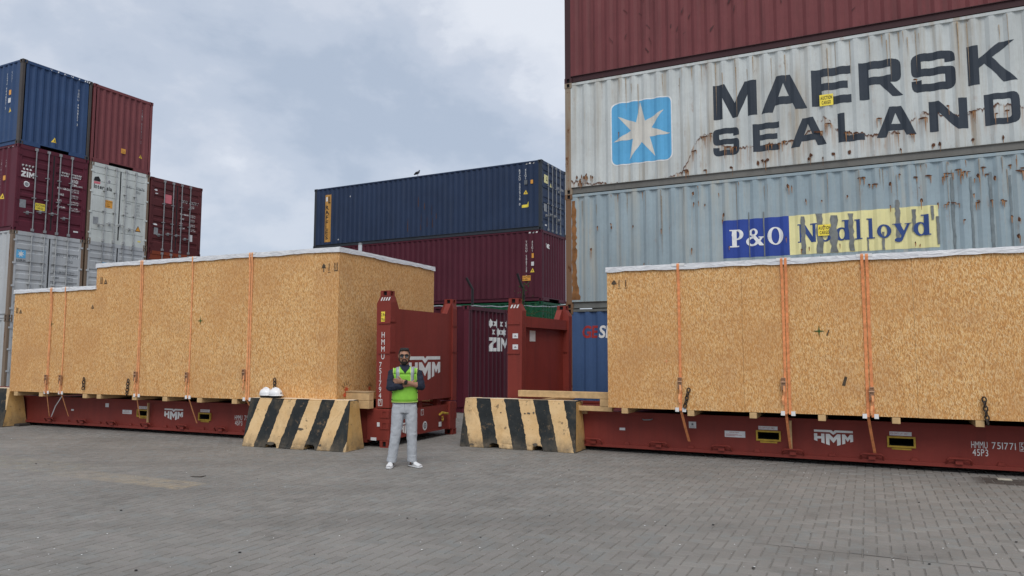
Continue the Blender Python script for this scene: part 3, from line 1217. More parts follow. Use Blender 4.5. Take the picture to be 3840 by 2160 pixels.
r, f = container('light grey rusting container with black MAERSK SEALAND lettering and blue star badge', (RSO[0], RSO[1], 2*hs), -RSA, hs-.004, P['maersk'],
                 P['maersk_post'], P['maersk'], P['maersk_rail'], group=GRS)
ff = f['front']
z0 = 2*hs
bx = rounded([(1.09, 5.73-z0, .16), (2.47, 5.73-z0, .16), (2.47, 7.155-z0, .16), (1.09, 7.155-z0, .16)], 5)
ff.print(r, 'badge', Shape().loops([bx]), M['white_print'], .003)
bi = rounded([(1.115, 5.755-z0, .145), (2.445, 5.755-z0, .145), (2.445, 7.13-z0, .145), (1.115, 7.13-z0, .145)], 5)
ff.print(r, 'badge', Shape().loops([bi]), M['maersk_blue'], .0055)
ff.print(r, 'star', Shape().loops([star(1.78, 6.44-z0, .66, .235, 7, pi/2+.03)]), paint('star_white', (.62, .60, .54), .03, .25), .008)


def letter(ch):
    """wide block capitals on a unit box"""
    if ch == 'M':
        return [[(0, 0), (0, 1), (.27, 1), (.50, .42), (.73, 1), (1, 1), (1, 0), (.79, 0), (.79, .62), (.56, 0), (.44, 0), (.21, .62), (.21, 0)]]
    if ch == 'A':
        return [[(0, 0), (.35, 1), (.65, 1), (1, 0), (.75, 0), (.69, .19), (.31, .19), (.25, 0)], [(.385, .41), (.615, .41), (.50, .78)]]
    if ch == 'E':
        return [[(0, 0), (1, 0), (1, .22), (.26, .22), (.26, .40), (.92, .40), (.92, .60), (.26, .60), (.26, .78), (1, .78), (1, 1), (0, 1)]]
    if ch == 'R':
        return [rounded([(0, 0), (.24, 0), (.24, .37), (.50, .37), (.78, 0), (1.03, 0), (.74, .38), (1, .38, .16), (1, 1, .2), (0, 1)]),
                [(.24, .58), (.76, .58), (.76, .79), (.24, .79)]]
    if ch == 'S':
        return [rounded([(0, 0, .2), (1, 0, .2), (1, .60, .16), (.23, .60), (.23, .79), (.77, .79), (.77, .70), (1, .70), (1, 1, .2), (0, 1, .2), (0, .40, .16),
                         (.77, .40), (.77, .20), (.23, .20), (.23, .31), (0, .31)])]
    if ch == 'K':
        return [[(0, 0), (.24, 0), (.24, .42), (.36, .52), (.74, 0), (1.03, 0), (.52, .64), (1, 1), (.68, 1), (.24, .66), (.24, 1), (0, 1)]]
    if ch == 'L':
        return [[(0, 0), (1, 0), (1, .22), (.27, .22), (.27, 1), (0, 1)]]
    if ch == 'N':
        return [[(0, 0), (0, 1), (.26, 1), (.77, .36), (.77, 1), (1, 1), (1, 0), (.74, 0), (.23, .64), (.23, 0)]]
    if ch == 'D':
        return [rounded([(0, 0), (1, 0, .26), (1, 1, .26), (0, 1)]), rounded([(.25, .2), (.75, .2, .08), (.75, .8, .08), (.25, .8)])]


M['sealand'] = paint('faded_charcoal_print', (.040, .050, .064), .10, .25, dirtcol=(.09, .10, .11))
for word, zz, hh, spans in (('MAERSK', 6.465, .735, ((3.335, .87), (4.285, .87), (5.245, .71), (6.095, .72), (6.985, .71), (7.887, .73))),
                            ('SEALAND', 5.69, .575, ((3.315, .525), (4.11, .51), (4.826, .66), (5.696, .463), (6.36, .666), (7.243, .61), (8.113, .535)))):
    for ch, (x, w) in zip(word, spans):
        sh = Shape().loops(letter(ch), x, zz-z0, w, hh)
        ff.print(r, 'letter', sh, M['sealand'], .003)
auction_sign(ff, r, 5.385, 6.45-z0, 5.63, 6.675-z0)


def rust_spot(sh, dr, u, v, w, h, drip=.2):
    k = 7
    lp = [(u+w*cos(2*pi*j/k)*(.6+.5*rng.random()), v+h*sin(2*pi*j/k)*(.6+.5*rng.random())) for j in range(k)]
    sh.loops([lp])
    for i in range(max(1, int(w/.03))):
        a = u+(rng.random()-.5)*1.5*w
        d = drip*(.3+rng.random())
        ww = .006+.007*rng.random()
        dr.loops([[(a-ww, v), (a-ww*.3, v-d), (a+ww*.3, v-d), (a+ww, v)]])


sh, dr = Shape(), Shape()
for i in range(20):      # flaked patches along the lower edge
    rust_spot(sh, dr, 2.75+rng.random()*6.2, 5.40-z0+rng.random()*.10, .014+.03*rng.random(), .02+rng.random()*.04, .16)
for (u, v, w) in ((2.72, 5.46, .08), (2.92, 5.86, .07), (3.12, 6.14, .09), (3.28, 6.18, .05), (3.62, 5.86, .10), (3.74, 5.84, .06), (4.42, 5.80, .10), (4.60, 5.80, .05),
                  (4.72, 5.83, .08), (5.35, 5.95, .10), (5.52, 6.08, .09), (5.86, 5.86, .07), (6.0, 5.84, .05), (6.42, 6.06, .06), (6.72, 5.73, .05), (6.95, 5.68, .08),
                  (7.14, 5.96, .09), (7.55, 6.14, .03), (7.92, 5.98, .09), (8.28, 5.88, .03), (8.45, 5.92, .05), (7.04, 6.72, .05), (1.28, 6.46, .02)):
    rust_spot(sh, dr, u, v-z0, w, .022, .20)
for i in range(16):      # left-hand bottom corner
    rust_spot(sh, dr, .22+rng.random()*.45, 5.38-z0+rng.random()*.22, .02, .05, .12)
M['rust_wash'] = plain('thin_rust_wash', (.37, .27, .17), .85, .3, 20)


def rail_streaks(face, root, n, H, seed, mat, lo=.25, hi=1.3):
    """long thin runs of rust water down the flanks of the ribs, from the top rail"""
    q = random.Random(seed)
    s_ = Shape()
    for i in range(n):
        u = face.ub[q.randrange(2, len(face.ub)-2)]+(q.random()-.5)*.03
        t0 = H-.09-q.random()*.25*(q.random() < .4)
        d = lo+(hi-lo)*q.random()**1.7
        w = .004+.006*q.random()
        s_.loops([[(u-w, t0), (u-w*.8+.006, t0-d*.5), (u+.004, t0-d), (u+w*.8+.004, t0-d*.45), (u+w, t0)]])
    o = face.print(root, 'rust_streak', s_, mat, .0045)
    o['kind'] = 'stuff'


rail_streaks(ff, r, 46, hs, 5, M['rust_wash'])
ff.print(r, 'rust_drip', dr, M['rust_light'], .010)
ff.print(r, 'rust_patch', sh, M['rust'], .012)

r, f = container('grey-blue weathered container with peeling P and O Nedlloyd sign', (RSO[0], RSO[1], hs), -RSA, hs-.004, P['po'], P['po_post'], P['po'],
                 P['po_rail'], group=GRS)
ff = f['front']
z0 = hs
ff.print(r, 'blue_sign', Shape().rect(3.46, 3.545-z0, 4.745, 4.325-z0), M['po_blue'], .003)
ff.print(r, 'yellow_sign', Shape().rect(4.745, 3.545-z0, 7.31, 4.325-z0), M['po_yellow'], .003)


def serif_print(ch, u, v, w, h, sh):
    """bold old-style letters: h is the cap height"""
    R = sh.rect
    if ch == 'P':
        R(u+.16*w, v, u+.48*w, v+h)
        R(u, v, u+.66*w, v+.07*h)
        R(u, v+.93*h, u+.48*w, v+h)
        sh.loops([ellipse(u+.56*w, v+.70*h, .42*w, .30*h), ellipse(u+.50*w, v+.70*h, .20*w, .215*h)])
    elif ch == '&':
        sh.loops([ellipse(u+.42*w, v+.77*h, .24*w, .22*h), ellipse(u+.42*w, v+.77*h, .10*w, .13*h)])
        sh.loops([ellipse(u+.36*w, v+.27*h, .36*w, .27*h), ellipse(u+.36*w, v+.27*h, .18*w, .16*h)])
        sh.loops([[(u+.22*w, v+.66*h), (u+.46*w, v+.66*h), (u+1.0*w, v+.02*h), (u+.74*w, v+.02*h)]])
        sh.loops([[(u+.62*w, v+.24*h), (u+.72*w, v+.17*h), (u+.94*w, v+.50*h), (u+.82*w, v+.50*h)]])
        R(u+.70*w, v+.46*h, u+1.0*w, v+.52*h)
    elif ch == 'O':
        sh.loops([ellipse(u+.5*w, v+.5*h, .5*w, .5*h), ellipse(u+.5*w, v+.5*h, .24*w, .43*h)])
    elif ch == 'N':
        R(u+.10*w, v, u+.26*w, v+h)
        R(u, v, u+.36*w, v+.06*h)
        R(u, v+.94*h, u+.30*w, v+h)
        R(u+.78*w, v, u+.94*w, v+h)
        R(u+.66*w, v+.94*h, u+1.02*w, v+h)
        sh.loops([[(u+.10*w, v+h), (u+.38*w, v+h), (u+.94*w, v), (u+.70*w, v)]])
    elif ch == 'e':
        x = .66*h
        sh.loops([ellipse(u+.5*w, v+.5*x, .5*w, .52*x), ellipse(u+.5*w, v+.5*x, .20*w, .40*x)])
        R(u+.2*w, v+.48*x, u+.9*w, v+.60*x)
    elif ch == 'd':
        x = .68*h
        sh.loops([ellipse(u+.40*w, v+.5*x, .40*w, .52*x), ellipse(u+.44*w, v+.5*x, .17*w, .40*x)])
        R(u+.62*w, v, u+.90*w, v+1.06*h)
        R(u+.46*w, v+1.0*h, u+.66*w, v+1.06*h)
        R(u+.86*w, v, u+1.0*w, v+.06*h)
    elif ch == 'l':
        R(u+.26*w, v, u+.74*w, v+1.06*h)
        R(u, v, u+w, v+.06*h)
        R(u+.02*w, v+1.0*h, u+.3*w, v+1.06*h)
    elif ch == 'o':
        x = .68*h
        sh.loops([ellipse(u+.5*w, v+.5*x, .5*w, .52*x), ellipse(u+.5*w, v+.5*x, .22*w, .41*x)])
    elif ch == 'y':
        x = .68*h
        sh.loops([[(u+.08*w, v+x), (u+.42*w, v+x), (u+.66*w, v+.28*x), (u+.52*w, v-.02*x)]])
        sh.loops([[(u+.80*w, v+x), (u+.94*w, v+x), (u+.50*w, v-.30*x), (u+.36*w, v-.22*x)]])
        R(u, v+.94*x, u+.5*w, v+x)
        R(u+.66*w, v+.94*x, u+1.02*w, v+x)
        sh.loops([ellipse(u+.30*w, v-.24*x, .20*w, .16*x)])


sh = Shape()
for ch, u, w in (('P', 3.60, .28), ('&', 3.92, .35), ('O', 4.335, .30)):
    serif_print(ch, u, 3.765-z0, w, .36, sh)
ff.print(r, 'lettering', sh, M['white_print'], .0065)
M['po_letter'] = paint('blue_letter_print', (.040, .075, .22), .05, .2)
sh = Shape()
for ch, u, w in (('N', 4.90, .35), ('e', 5.27, .25), ('d', 5.57, .28), ('l', 5.915, .13), ('l', 6.125, .13), ('o', 6.295, .24), ('y', 6.555, .31), ('d', 6.90, .28)):
    serif_print(ch, u, 3.775-z0, w, .365, sh)
ff.print(r, 'lettering', sh, M['po_letter'], .0065)
# upright strips along the corrugation: peeled paint, and rib shade with algae painted on
pe, ps = Shape(), Shape()     # peel on the sign; painted rib shade and algae on the bare wall
for (u, w, b, t) in ((3.985, .012, 3.55, 4.5), (4.27, .016, 3.55, 4.48), (5.005, .05, 3.55, 4.35), (5.31, .075, 3.55, 4.33), (5.555, .085, 3.55, 4.33), (5.86, .055, 3.56, 4.30),
                     (6.14, .02, 3.55, 3.85), (6.40, .03, 3.55, 3.90), (6.655, .05, 3.70, 4.55), (6.92, .045, 3.85, 4.33), (7.22, .03, 4.05, 4.36), (7.30, .03, 3.6, 4.15),
                     (7.55, .032, 3.3, 4.85), (7.84, .024, 3.4, 4.8), (8.14, .030, 3.3, 4.9), (8.43, .02, 3.4, 4.8)):
    y = b
    left, right = [], []
    while y < t:
        left.append((u-w*(.55+.5*rng.random()), y-z0))
        right.append((u+w*(.45+.5*rng.random()), y-z0))
        y += .045+.05*rng.random()
    if len(left) > 1:
        (pe if u < 7.4 else ps).loops([right+left[::-1]])
ff.print(r, 'peel_and_rib_shade', pe, M['peel'], .012)
ff.print(r, 'peel_and_rib_shade', ps, plain('rib_shade_and_algae', (.165, .195, .205), .8, .3, 6), .012)
auction_sign(ff, r, 5.265, 3.885-z0, 5.51, 4.10-z0)
sh, dr = Shape(), Shape()
for i in range(34):
    u = 5.9+rng.random()*3.2
    v = rng.choice((4.93, 4.86, 4.80))+rng.random()*.03 if i < 24 else 4.30+rng.random()*.04-.05*(u-7.4)*.2
    if i >= 24:
        u = 7.36+rng.random()*1.2
    rust_spot(sh, dr, u, v-z0, .02+.05*rng.random(), .008+.016*rng.random(), .14)
for i in range(40):
    u = .3+rng.random()*8.5
    rust_spot(sh, dr, u, 3.0-z0+rng.random()*2.0, .010+.012*rng.random(), .02+.03*rng.random(), .10)
for (u, v) in ((6.55, 4.78), (7.95, 4.78), (8.2, 4.72), (7.05, 4.42), (8.52, 3.95), (8.5, 3.66), (2.88, 4.95), (3.5, 4.44), (4.75, 4.92), (.62, 3.9)):
    rust_spot(sh, dr, u, v-z0, .03, .05, .16)
ff.print(r, 'rust_drip', dr, M['rust_light'], .014)
ff.print(r, 'rust_patch', sh, M['rust'], .016)
rail_streaks(ff, r, 34, hs, 8, plain('brown_water_stain', (.27, .235, .19), .85, .3, 20), .3, 1.6)
rail_streaks(ff, r, 16, hs, 9, M['rust_light'], .08, .4)
# bare rust along the first flank next to the corner post
sh = Shape()
lp, rp = [], []
y = .20
while y < 2.45:
    lp.append((.165-.02*rng.random(), y))
    rp.append((.23+.05*rng.random()+(.06 if y < .5 else 0), y))
    y += .07
sh.loops([rp+lp[::-1]])
ff.print(r, 'rust_patch', sh, plain('orange_rust', (.22, .10, .035), .9, .45, 7), .004)

r, f = container('mid blue container at the foot of the right stack, red and white GES lettering', (RSO[0], RSO[1], 0), -RSA, hs-.004, P['ges'], P['po_post'], P['po_rail'],
                 group=GRS)
ff = f['front']
ff.print(r, 'lettering', Shape().text('GE', .365, 1.955, .25, .82, .05, True, shear=.08, fit=.385), M['red_print'])
ff.print(r, 'lettering', Shape().text('SEACO', .765, 1.955, .25, .82, .05, True, shear=.12), M['white_print'])

# ================================================================== flat racks
RL = 12.192


def ring_bar(mb, u, mp):
    """lashing bar low on the side beam: a staple with a block behind it"""
    mb.tube([mp(u-.15, .125, .0), mp(u-.135, .185, .05), mp(u-.11, .200, .055), mp(u+.11, .200, .055), mp(u+.135, .185, .05), mp(u+.15, .125, .0)], .014, 6)
    mb.prism([(u-.045, .12), (u+.045, .12), (u+.045, .19), (u-.045, .19)], mp, -.03, .035)


def flat_rack(label, loc, rz, top, number, digit, pockets, logo_u, text_u, rings, lugs, group, fold=False):
    r = thing('flat_rack', label, 'flat rack', loc, rz, group)
    mt = P['hmm']
    mps = face_maps(RL, CW)
    fr = {k: Face(m) for k, m in mps.items()}
    zt = .655
    for k in ('front', 'back'):
        mp = mps[k]
        # web with the fork pockets left open
        outer = [(.45, .125), (RL-.45, .125), (RL-.45, zt-.045), (.45, zt-.045)]
        holes = [[(a, c), (a, d), (b, d), (b, c)] for a, b, c, d in pockets]
        fl = [p for lp in [outer]+holes for p in lp]
        tris = tessellate_polygon([[Vector((x, y, 0)) for x, y in lp] for lp in [outer]+holes])
        mb = MB()
        fs = []
        for t in tris:
            a, b, c = [Vector(fl[i]+(0,)) for i in t]
            fs.append(t if (b-a).cross(c-a).z > 0 else (t[0], t[2], t[1]))
        mb.add([mp(u, v, -.035) for u, v in fl], fs)
        mb.prism([(.45, zt-.045), (RL-.45, zt-.045), (RL-.45, zt), (.45, zt)], mp, -.16, -.004)
        mb.prism([(.45, .072), (RL-.45, .072), (RL-.45, .125), (.45, .125)], mp, -.16, -.002)
        mb.build('side_beam', mt, r)
        for a, b, c, d in pockets:
            pk = MB()
            pk.prism([(a-.025, d), (b+.025, d), (b+.025, d+.025), (a-.025, d+.025)], mp, -.036, -.012)
            pk.prism([(a-.025, c-.025), (b+.025, c-.025), (b+.025, c), (a-.025, c)], mp, -.036, -.012)
            pk.prism([(a-.025, c), (a, c), (a, d), (a-.025, d)], mp, -.036, -.012)
            pk.prism([(b, c), (b+.025, c), (b+.025, d), (b, d)], mp, -.036, -.012)
            pk.prism([(a+.03, c-.055), (b-.03, c-.055), (b-.03, c-.032), (a+.03, c-.032)], mp, -.036, -.03)
            o = pk.build('fork_pocket', M['pocket_yellow'], r)
            tn = MB()
            for q in ([(a, c), (b, c)], [(b, c), (b, d)], [(b, d), (a, d)], [(a, d), (a, c)]):
                vs = [mp(q[0][0], q[0][1], -.036), mp(q[1][0], q[1][1], -.036), mp(q[1][0], q[1][1], -.6), mp(q[0][0], q[0][1], -.6)]
                tn.add(vs, [(3, 2, 1, 0)])
            tn.add([mp(a, c, -.6), mp(b, c, -.6), mp(b, d, -.6), mp(a, d, -.6)], [(0, 1, 2, 3)])
            tn.build('tunnel', M['dark_hole'], o)
        for u in rings:
            uu = u if k == 'front' else RL-u
            mb = MB()
            ring_bar(mb, uu, mp)
            mb.build('lashing_bar', mt, r)
        for u in lugs:
            uu = u if k == 'front' else RL-u
            MB().prism([(uu-.05, .125), (uu+.05, .125), (uu+.035, .17), (uu-.035, .17)], mp, -.036, .0).build('lug', mt, r, bevel=.006)
    MB().box(.3, RL-.3, .12, CW-.12, .52, .60).build('deck', mt, r)
    for i, k in enumerate(('end0', 'end1')):
        X = (lambda a: a) if i == 0 else (lambda a: RL-a)

        def bx(mb, a0, a1, y0, y1, z0, z1):
            x0, x1 = sorted((X(a0), X(a1)))
            return mb.box(x0, x1, y0, y1, z0, z1)
        for y0, y1, sy in ((0, .27, 1), (CW-.27, CW, -1)):
            mb = MB()
            bx(mb, .004, .46, y0+(.004 if sy > 0 else 0), y1-(.004 if sy < 0 else 0), .112, zt)
            mb.build('base_corner', mt, r, bevel=.012)
            yc = .081 if sy > 0 else CW-.081
            for z in (.059, .37, .565):
                add_casting(r, (X(.089), yc-(.008*sy if z > .1 else 0), z), mt)
            if fold and i == 0:
                continue
            # end post
            mb = MB()
            pr = [(.0, zt+.02), (.27, zt+.02), (.285, top-.22), (.215, top-.095), (.02, top-.095), (0, top-.20)]
            w = .17
            yy = (0.006, w) if sy > 0 else (CW-w, CW-.006)
            mp3 = (lambda a, z, n: (X(a), n, z))
            if i == 1:
                mb.prism(pr, mp3, yy[0], yy[1])
            else:
                mb.prism(pr, mp3, yy[1], yy[0])
            for zl in (1.60, 2.12):
                bx(mb, .0, .24, (yy[0]-.016) if sy > 0 else yy[0], yy[1] if sy > 0 else yy[1]+.016, zl, zl+.035)
            mb.build('end_post', mt, r)
            add_casting(r, (X(.115), yc, top-.048), mt, (1.05, 1, .82))
        mb = MB()
        bx(mb, .05, .22, .27, CW-.27, .13, .60)
        bx(mb, .03, .24, .27, CW-.27, .13, .155)
        mb.build('end_sill', mt, r)
        for y in (.5, 1.2, 1.9):
            mb = MB()
            bx(mb, .10, .20, y-.06, y+.06, .60, .72)
            mb.build('hinge', mt, r)
        if fold and i == 0:      # this end wall is folded down on the deck
            mb = MB()
            bx(mb, .12, 2.15, .05, CW-.05, .66, .76)
            bx(mb, .12, 2.30, .02, .19, .655, .83)
            bx(mb, .12, 2.30, CW-.19, CW-.02, .655, .83)
            mb.build('end_wall', mt, r)
            continue
        tz = top-.305
        pl = [(.03, .735), (CW-.03, .735), (CW-.03, top-.22), (CW-.10, top-.095), (CW-.21, top-.095), (CW-.37, tz), (.32, tz), (.20, top-.095), (.10, top-.095), (.03, top-.20)]
        mb = MB()
        mpy = (lambda y, z, n: (X(n), y, z))
        mb.prism(pl, mpy, .15, .03) if i == 1 else mb.prism(pl, mpy, .03, .15)
        mb.build('end_wall', mt, r)
        mb = MB()
        bx(mb, .151, .25, .17, CW-.17, tz-.20, tz-.005)
        mb.build('wall_stiffener', mt, r)
        mb = MB()
        bx(mb, .151, .22, .17, CW-.17, .74, .86)
        mb.build('wall_stiffener', mt, r)
    ff = fr['front']
    web = Face(ff.mp, lambda u, v: -.035)
    lx, lw = logo_u
    web.print(r, 'logo', hmm_logo(lx, .265, lw, .235), M['white_print'], .003)
    tx = text_u
    sh = Shape().text('HMMU', tx, .345, .088, .60, .12, fit=.187).text(number, tx+.236, .345, .088, .66, .13, fit=.268)
    sh.text('45P3', tx+.01, .243, .088, .62, .12, fit=.18)
    w = .035
    for q in ((.545, .33, .605, .335), (.545, .440, .605, .445), (.545, .335, .55, .44), (.60, .335, .605, .44)):
        sh.rect(tx+q[0], q[1], tx+q[2], q[3])
    sh.text(digit, tx+.557, .345, .088, .6)
    web.print(r, 'lettering', sh, M['white_print'], .003)
    for a, b, c, d in pockets:
        o, q = web.plate(r, 'lift_notice', a+.01, d+.035, b-.02, d+.088, M['paper'], .001, .002)
        q.print(o, 'lettering', Shape().text('FOR EMPTY LIFT ONLY', a+.02, d+.048, .028, .50*(b-a)/.35, .15), M['red_print'], .001)
    return r, fr, web


M['pocket_yellow'] = plain('pocket_yellow', (.42, .27, .03), .6, .3, 14)

# --- right flat rack (E) --------------------------------------------------------------
EA = .4501
EO = Vector((-.0786, 13.076, 0))
GFR = 'loaded flat racks'
er, ef, ew = flat_rack('oxide red flat rack carrying the right-hand crate, HMMU 751771 on its side', (EO.x, EO.y, 0), -EA, 2.585, '751771', '5',
                       ((4.215, 4.52, .325, .43), (5.985, 6.29, .325, .43)), (5.005, .52), 6.975,
                       (1.60, 2.70, 3.68, 4.71, 5.76, 6.82, 7.85, 8.9, 9.9, 10.8), (2.165, 3.205, 4.20, 5.24, 6.29, 7.305, 8.35, 9.4), GFR)
ew.plate(er, 'sticker', 2.04, .355, 2.135, .395, M['paper'])
_, q = ew.plate(er, 'sticker', 3.175, .44, 3.29, .54, M['paper'])
q.print(_, 'symbol', Shape().loops([star(3.232, .50, .025, .012, 5)]).rect(3.19, .455, 3.275, .46), M['grey_print'], .001)
_, q = ew.plate(er, 'notice', 3.725, .33, 4.03, .425, M['paper'])
q.print(_, 'lettering', Shape().text('IMPORTANT', 3.80, .395, .017, 1.0).rect(3.74, .375, 3.92, .379).rect(3.74, .362, 3.98, .366).rect(3.74, .35, 3.88, .354), M['red_print'], .001)
fp = Face(ef['front'].mp, lambda u, v: -.006)
for z in (1.875, 1.68):
    _, q = fp.plate(er, 'sticker', .10, z, .205, z+.085, M['paper'])
    q.print(_, 'symbol', Shape().loops([[(.125, z+.03), (.15, z+.055), (.185, z+.03)]]), M['grey_print'], .001)
stripes(fp, er, .05, .20, 2.585-.175, 2.585-.115, k=3)
fi = Face(lambda u, v, n: (.15+n, u, v))
_, q = fi.plate(er, 'paper_notice', .62, 1.83, .87, 2.03, M['paper'])
hk = MB()
hk.tube([(2.44, -.0, .55), (2.46, -.03, .545), (2.52, -.035, .545), (2.58, -.03, .55), (2.60, 0, .56)], .010, 6)
hk.build('lashing_hook', M['steel_grey'], er)

# --- left flat rack (D) ---------------------------------------------------------------
DA = .417
DU = Vector((cos(DA), -sin(DA), 0))
DV = Vector((sin(DA), cos(DA), 0))
DO = Vector((-2.1026, 12.6782, 0)) - DU*RL
S = lambda s: RL-s
dr_, df, dw = flat_rack('oxide red flat rack carrying the stepped left-hand crate, HMM logo on its end wall', (DO.x, DO.y, 0), -DA, 2.695, '751794', '7',
                        ((S(6.092)+.02, S(5.77)-.02, .335, .435), (S(4.398)+.02, S(4.085)-.02, .325, .425)), (S(5.335), .51), S(3.48),
                        tuple(S(x) for x in (10.7, 9.75, 8.72, 7.68, 6.77, 5.77, 4.78, 3.78, 2.75, 1.7)), tuple(S(x) for x in (8.2, 7.2, 6.27, 5.28, 4.28, 3.3, 2.2)), GFR, True)
dw.plate(dr_, 'sticker', S(8.11), .365, S(8.03), .40, M['paper'])
dw.plate(dr_, 'sticker', S(7.05), .475, S(6.95), .555, M['paper'])
_, q = dw.plate(dr_, 'notice', S(6.53), .355, S(6.26), .435, M['paper'])
q.print(_, 'lettering', Shape().text('IMPORTANT', S(6.46), .405, .016, .9).rect(S(6.51), .388, S(6.32), .392).rect(S(6.51), .374, S(6.3), .378), M['red_print'], .001)
fp = Face(df['front'].mp, lambda u, v: -.006)
sh = Shape().text('HMMU', S(.163), 1.975, .098, .74, vertical=True, step=1.26)
fp.print(dr_, 'lettering', sh, M['white_print'], .003)
sh = Shape().text('751794', S(.21), 1.455, .092, .82, vertical=True, step=1.15)
sh.text('7', S(.205), .722, .080, .7)
for q in ((S(.225), .705, S(.215), .820), (S(.150), .705, S(.140), .820), (S(.215), .705, S(.150), .714), (S(.215), .811, S(.150), .820)):
    sh.rect(*q)
fp.print(dr_, 'lettering', sh, M['white_print'], .003)
stripes(fp, dr_, S(.21), S(.03), 2.695-.175, 2.695-.115, k=4)
_, q = fp.plate(dr_, 'height_sticker', S(.19), 2.14, S(.115), 2.33, M['bright_yellow'])
q.print(_, 'lettering', Shape().text('2.9m', S(.185), 2.25, .05, .55, .1, True).text('9.6', S(.18), 2.17, .05, .65, .1, True), M['black_print'], .001)
fc = Face(df['front'].mp, lambda u, v: .0)
fc.plate(dr_, 'sticker', S(.235), .355, S(.165), .425, M['paper'], .002)
fc.plate(dr_, 'sticker', S(.36), .115, S(.245), .165, M['paper'], .002)
fe_ = df['end1']
wl = Face(lambda u, v, n: (RL-.03+n, u, v))
wl.print(dr_, 'logo', hmm_logo(.66, 1.075, 1.145, .475), M['white_print'], .003)
sl = Face(lambda u, v, n: (RL-.05+n, u, v))
sl.print(dr_, 'logo', hmm_logo(.42, .165, .52, .21), M['white_print'], .003)
sh = Shape().text('HMMU 751794', .34, .475, .085, .62).text('7', 1.155, .475, .085, .6)
for q in ((1.135, .462, 1.143, .572), (1.222, .462, 1.23, .572), (1.143, .462, 1.222, .469), (1.143, .565, 1.222, .572)):
    sh.rect(*q)
sl.print(dr_, 'lettering', sh, M['white_print'], .003)
round_mark(sl, dr_, 1.285, .26, .085)
lk = MB()
lk.tube([(RL-.02, 1.78, .42), (RL+.03, 1.80, .47), (RL+.035, 1.90, .45), (RL+.02, 2.05, .43)], .022, 6)
lk.tube([(RL+.03, 1.80, .40), (RL+.035, 1.79, .33), (RL+.03, 1.82, .30), (RL+.035, 1.84, .34), (RL+.03, 1.83, .40)], .010, 6)
lk.build('lock_handle', M['pocket_yellow'], dr_)
sl.plate(dr_, 'tag', 1.76, .20, 1.86, .29, M['paper'], .03)

# ================================================================== OSB crates
M['osb_front'] = osb('oriented_strand_board', 1.7)
M['osb_end'] = osb('oriented_strand_board_end', 9.3)
M['timber'] = plain('sawn_pine', (.56, .37, .18), .8, .22, 10, .2)
M['timber_grey'] = plain('weathered_pine', (.42, .29, .16), .85, .25, 8, .2)
M['dark_frame'] = plain('crate_inner_frame', (.06, .04, .02), .9, .2)


def film_mat():
    t = NT('white_plastic_film')
    a = t.noise(t.coord((1.6, 1.6, 5)), 3.2, 5, .6, 1.2)
    b = t.noise(t.coord((3, 3, 9)), 2.0, 3, .5, .6)
    t.bump(t.math('ADD', a, t.math('MULTIPLY', b, .6)), .7, .022)
    c = t.mix(t.ramp(a, .3, .7), (.56, .57, .59), (.76, .76, .76))
    return t.done(c, .28, 0, .5)


M['film'] = film_mat()
M['strap'] = plain('orange_webbing', (.74, .27, .105), .8, .30, 18)
M['strap_worn'] = plain('faded_orange_webbing', (.78, .34, .145), .8, .25, 14)
M['green_spray'] = plain('green_spray_paint', (.035, .095, .022), .8, .25, 12)
M['orange_spray'] = plain('orange_spray_paint', (.62, .11, .04), .8, .25, 12)
M['stencil'] = plain('stencil_ink', (.075, .055, .035), .85, .4, 18)
M['chain'] = plain('rusty_chain_steel', (.055, .042, .035), .6, .4, 12, 0, .5)
M['protector'] = plain('white_corner_protector', (.78, .77, .75), .55, .06)


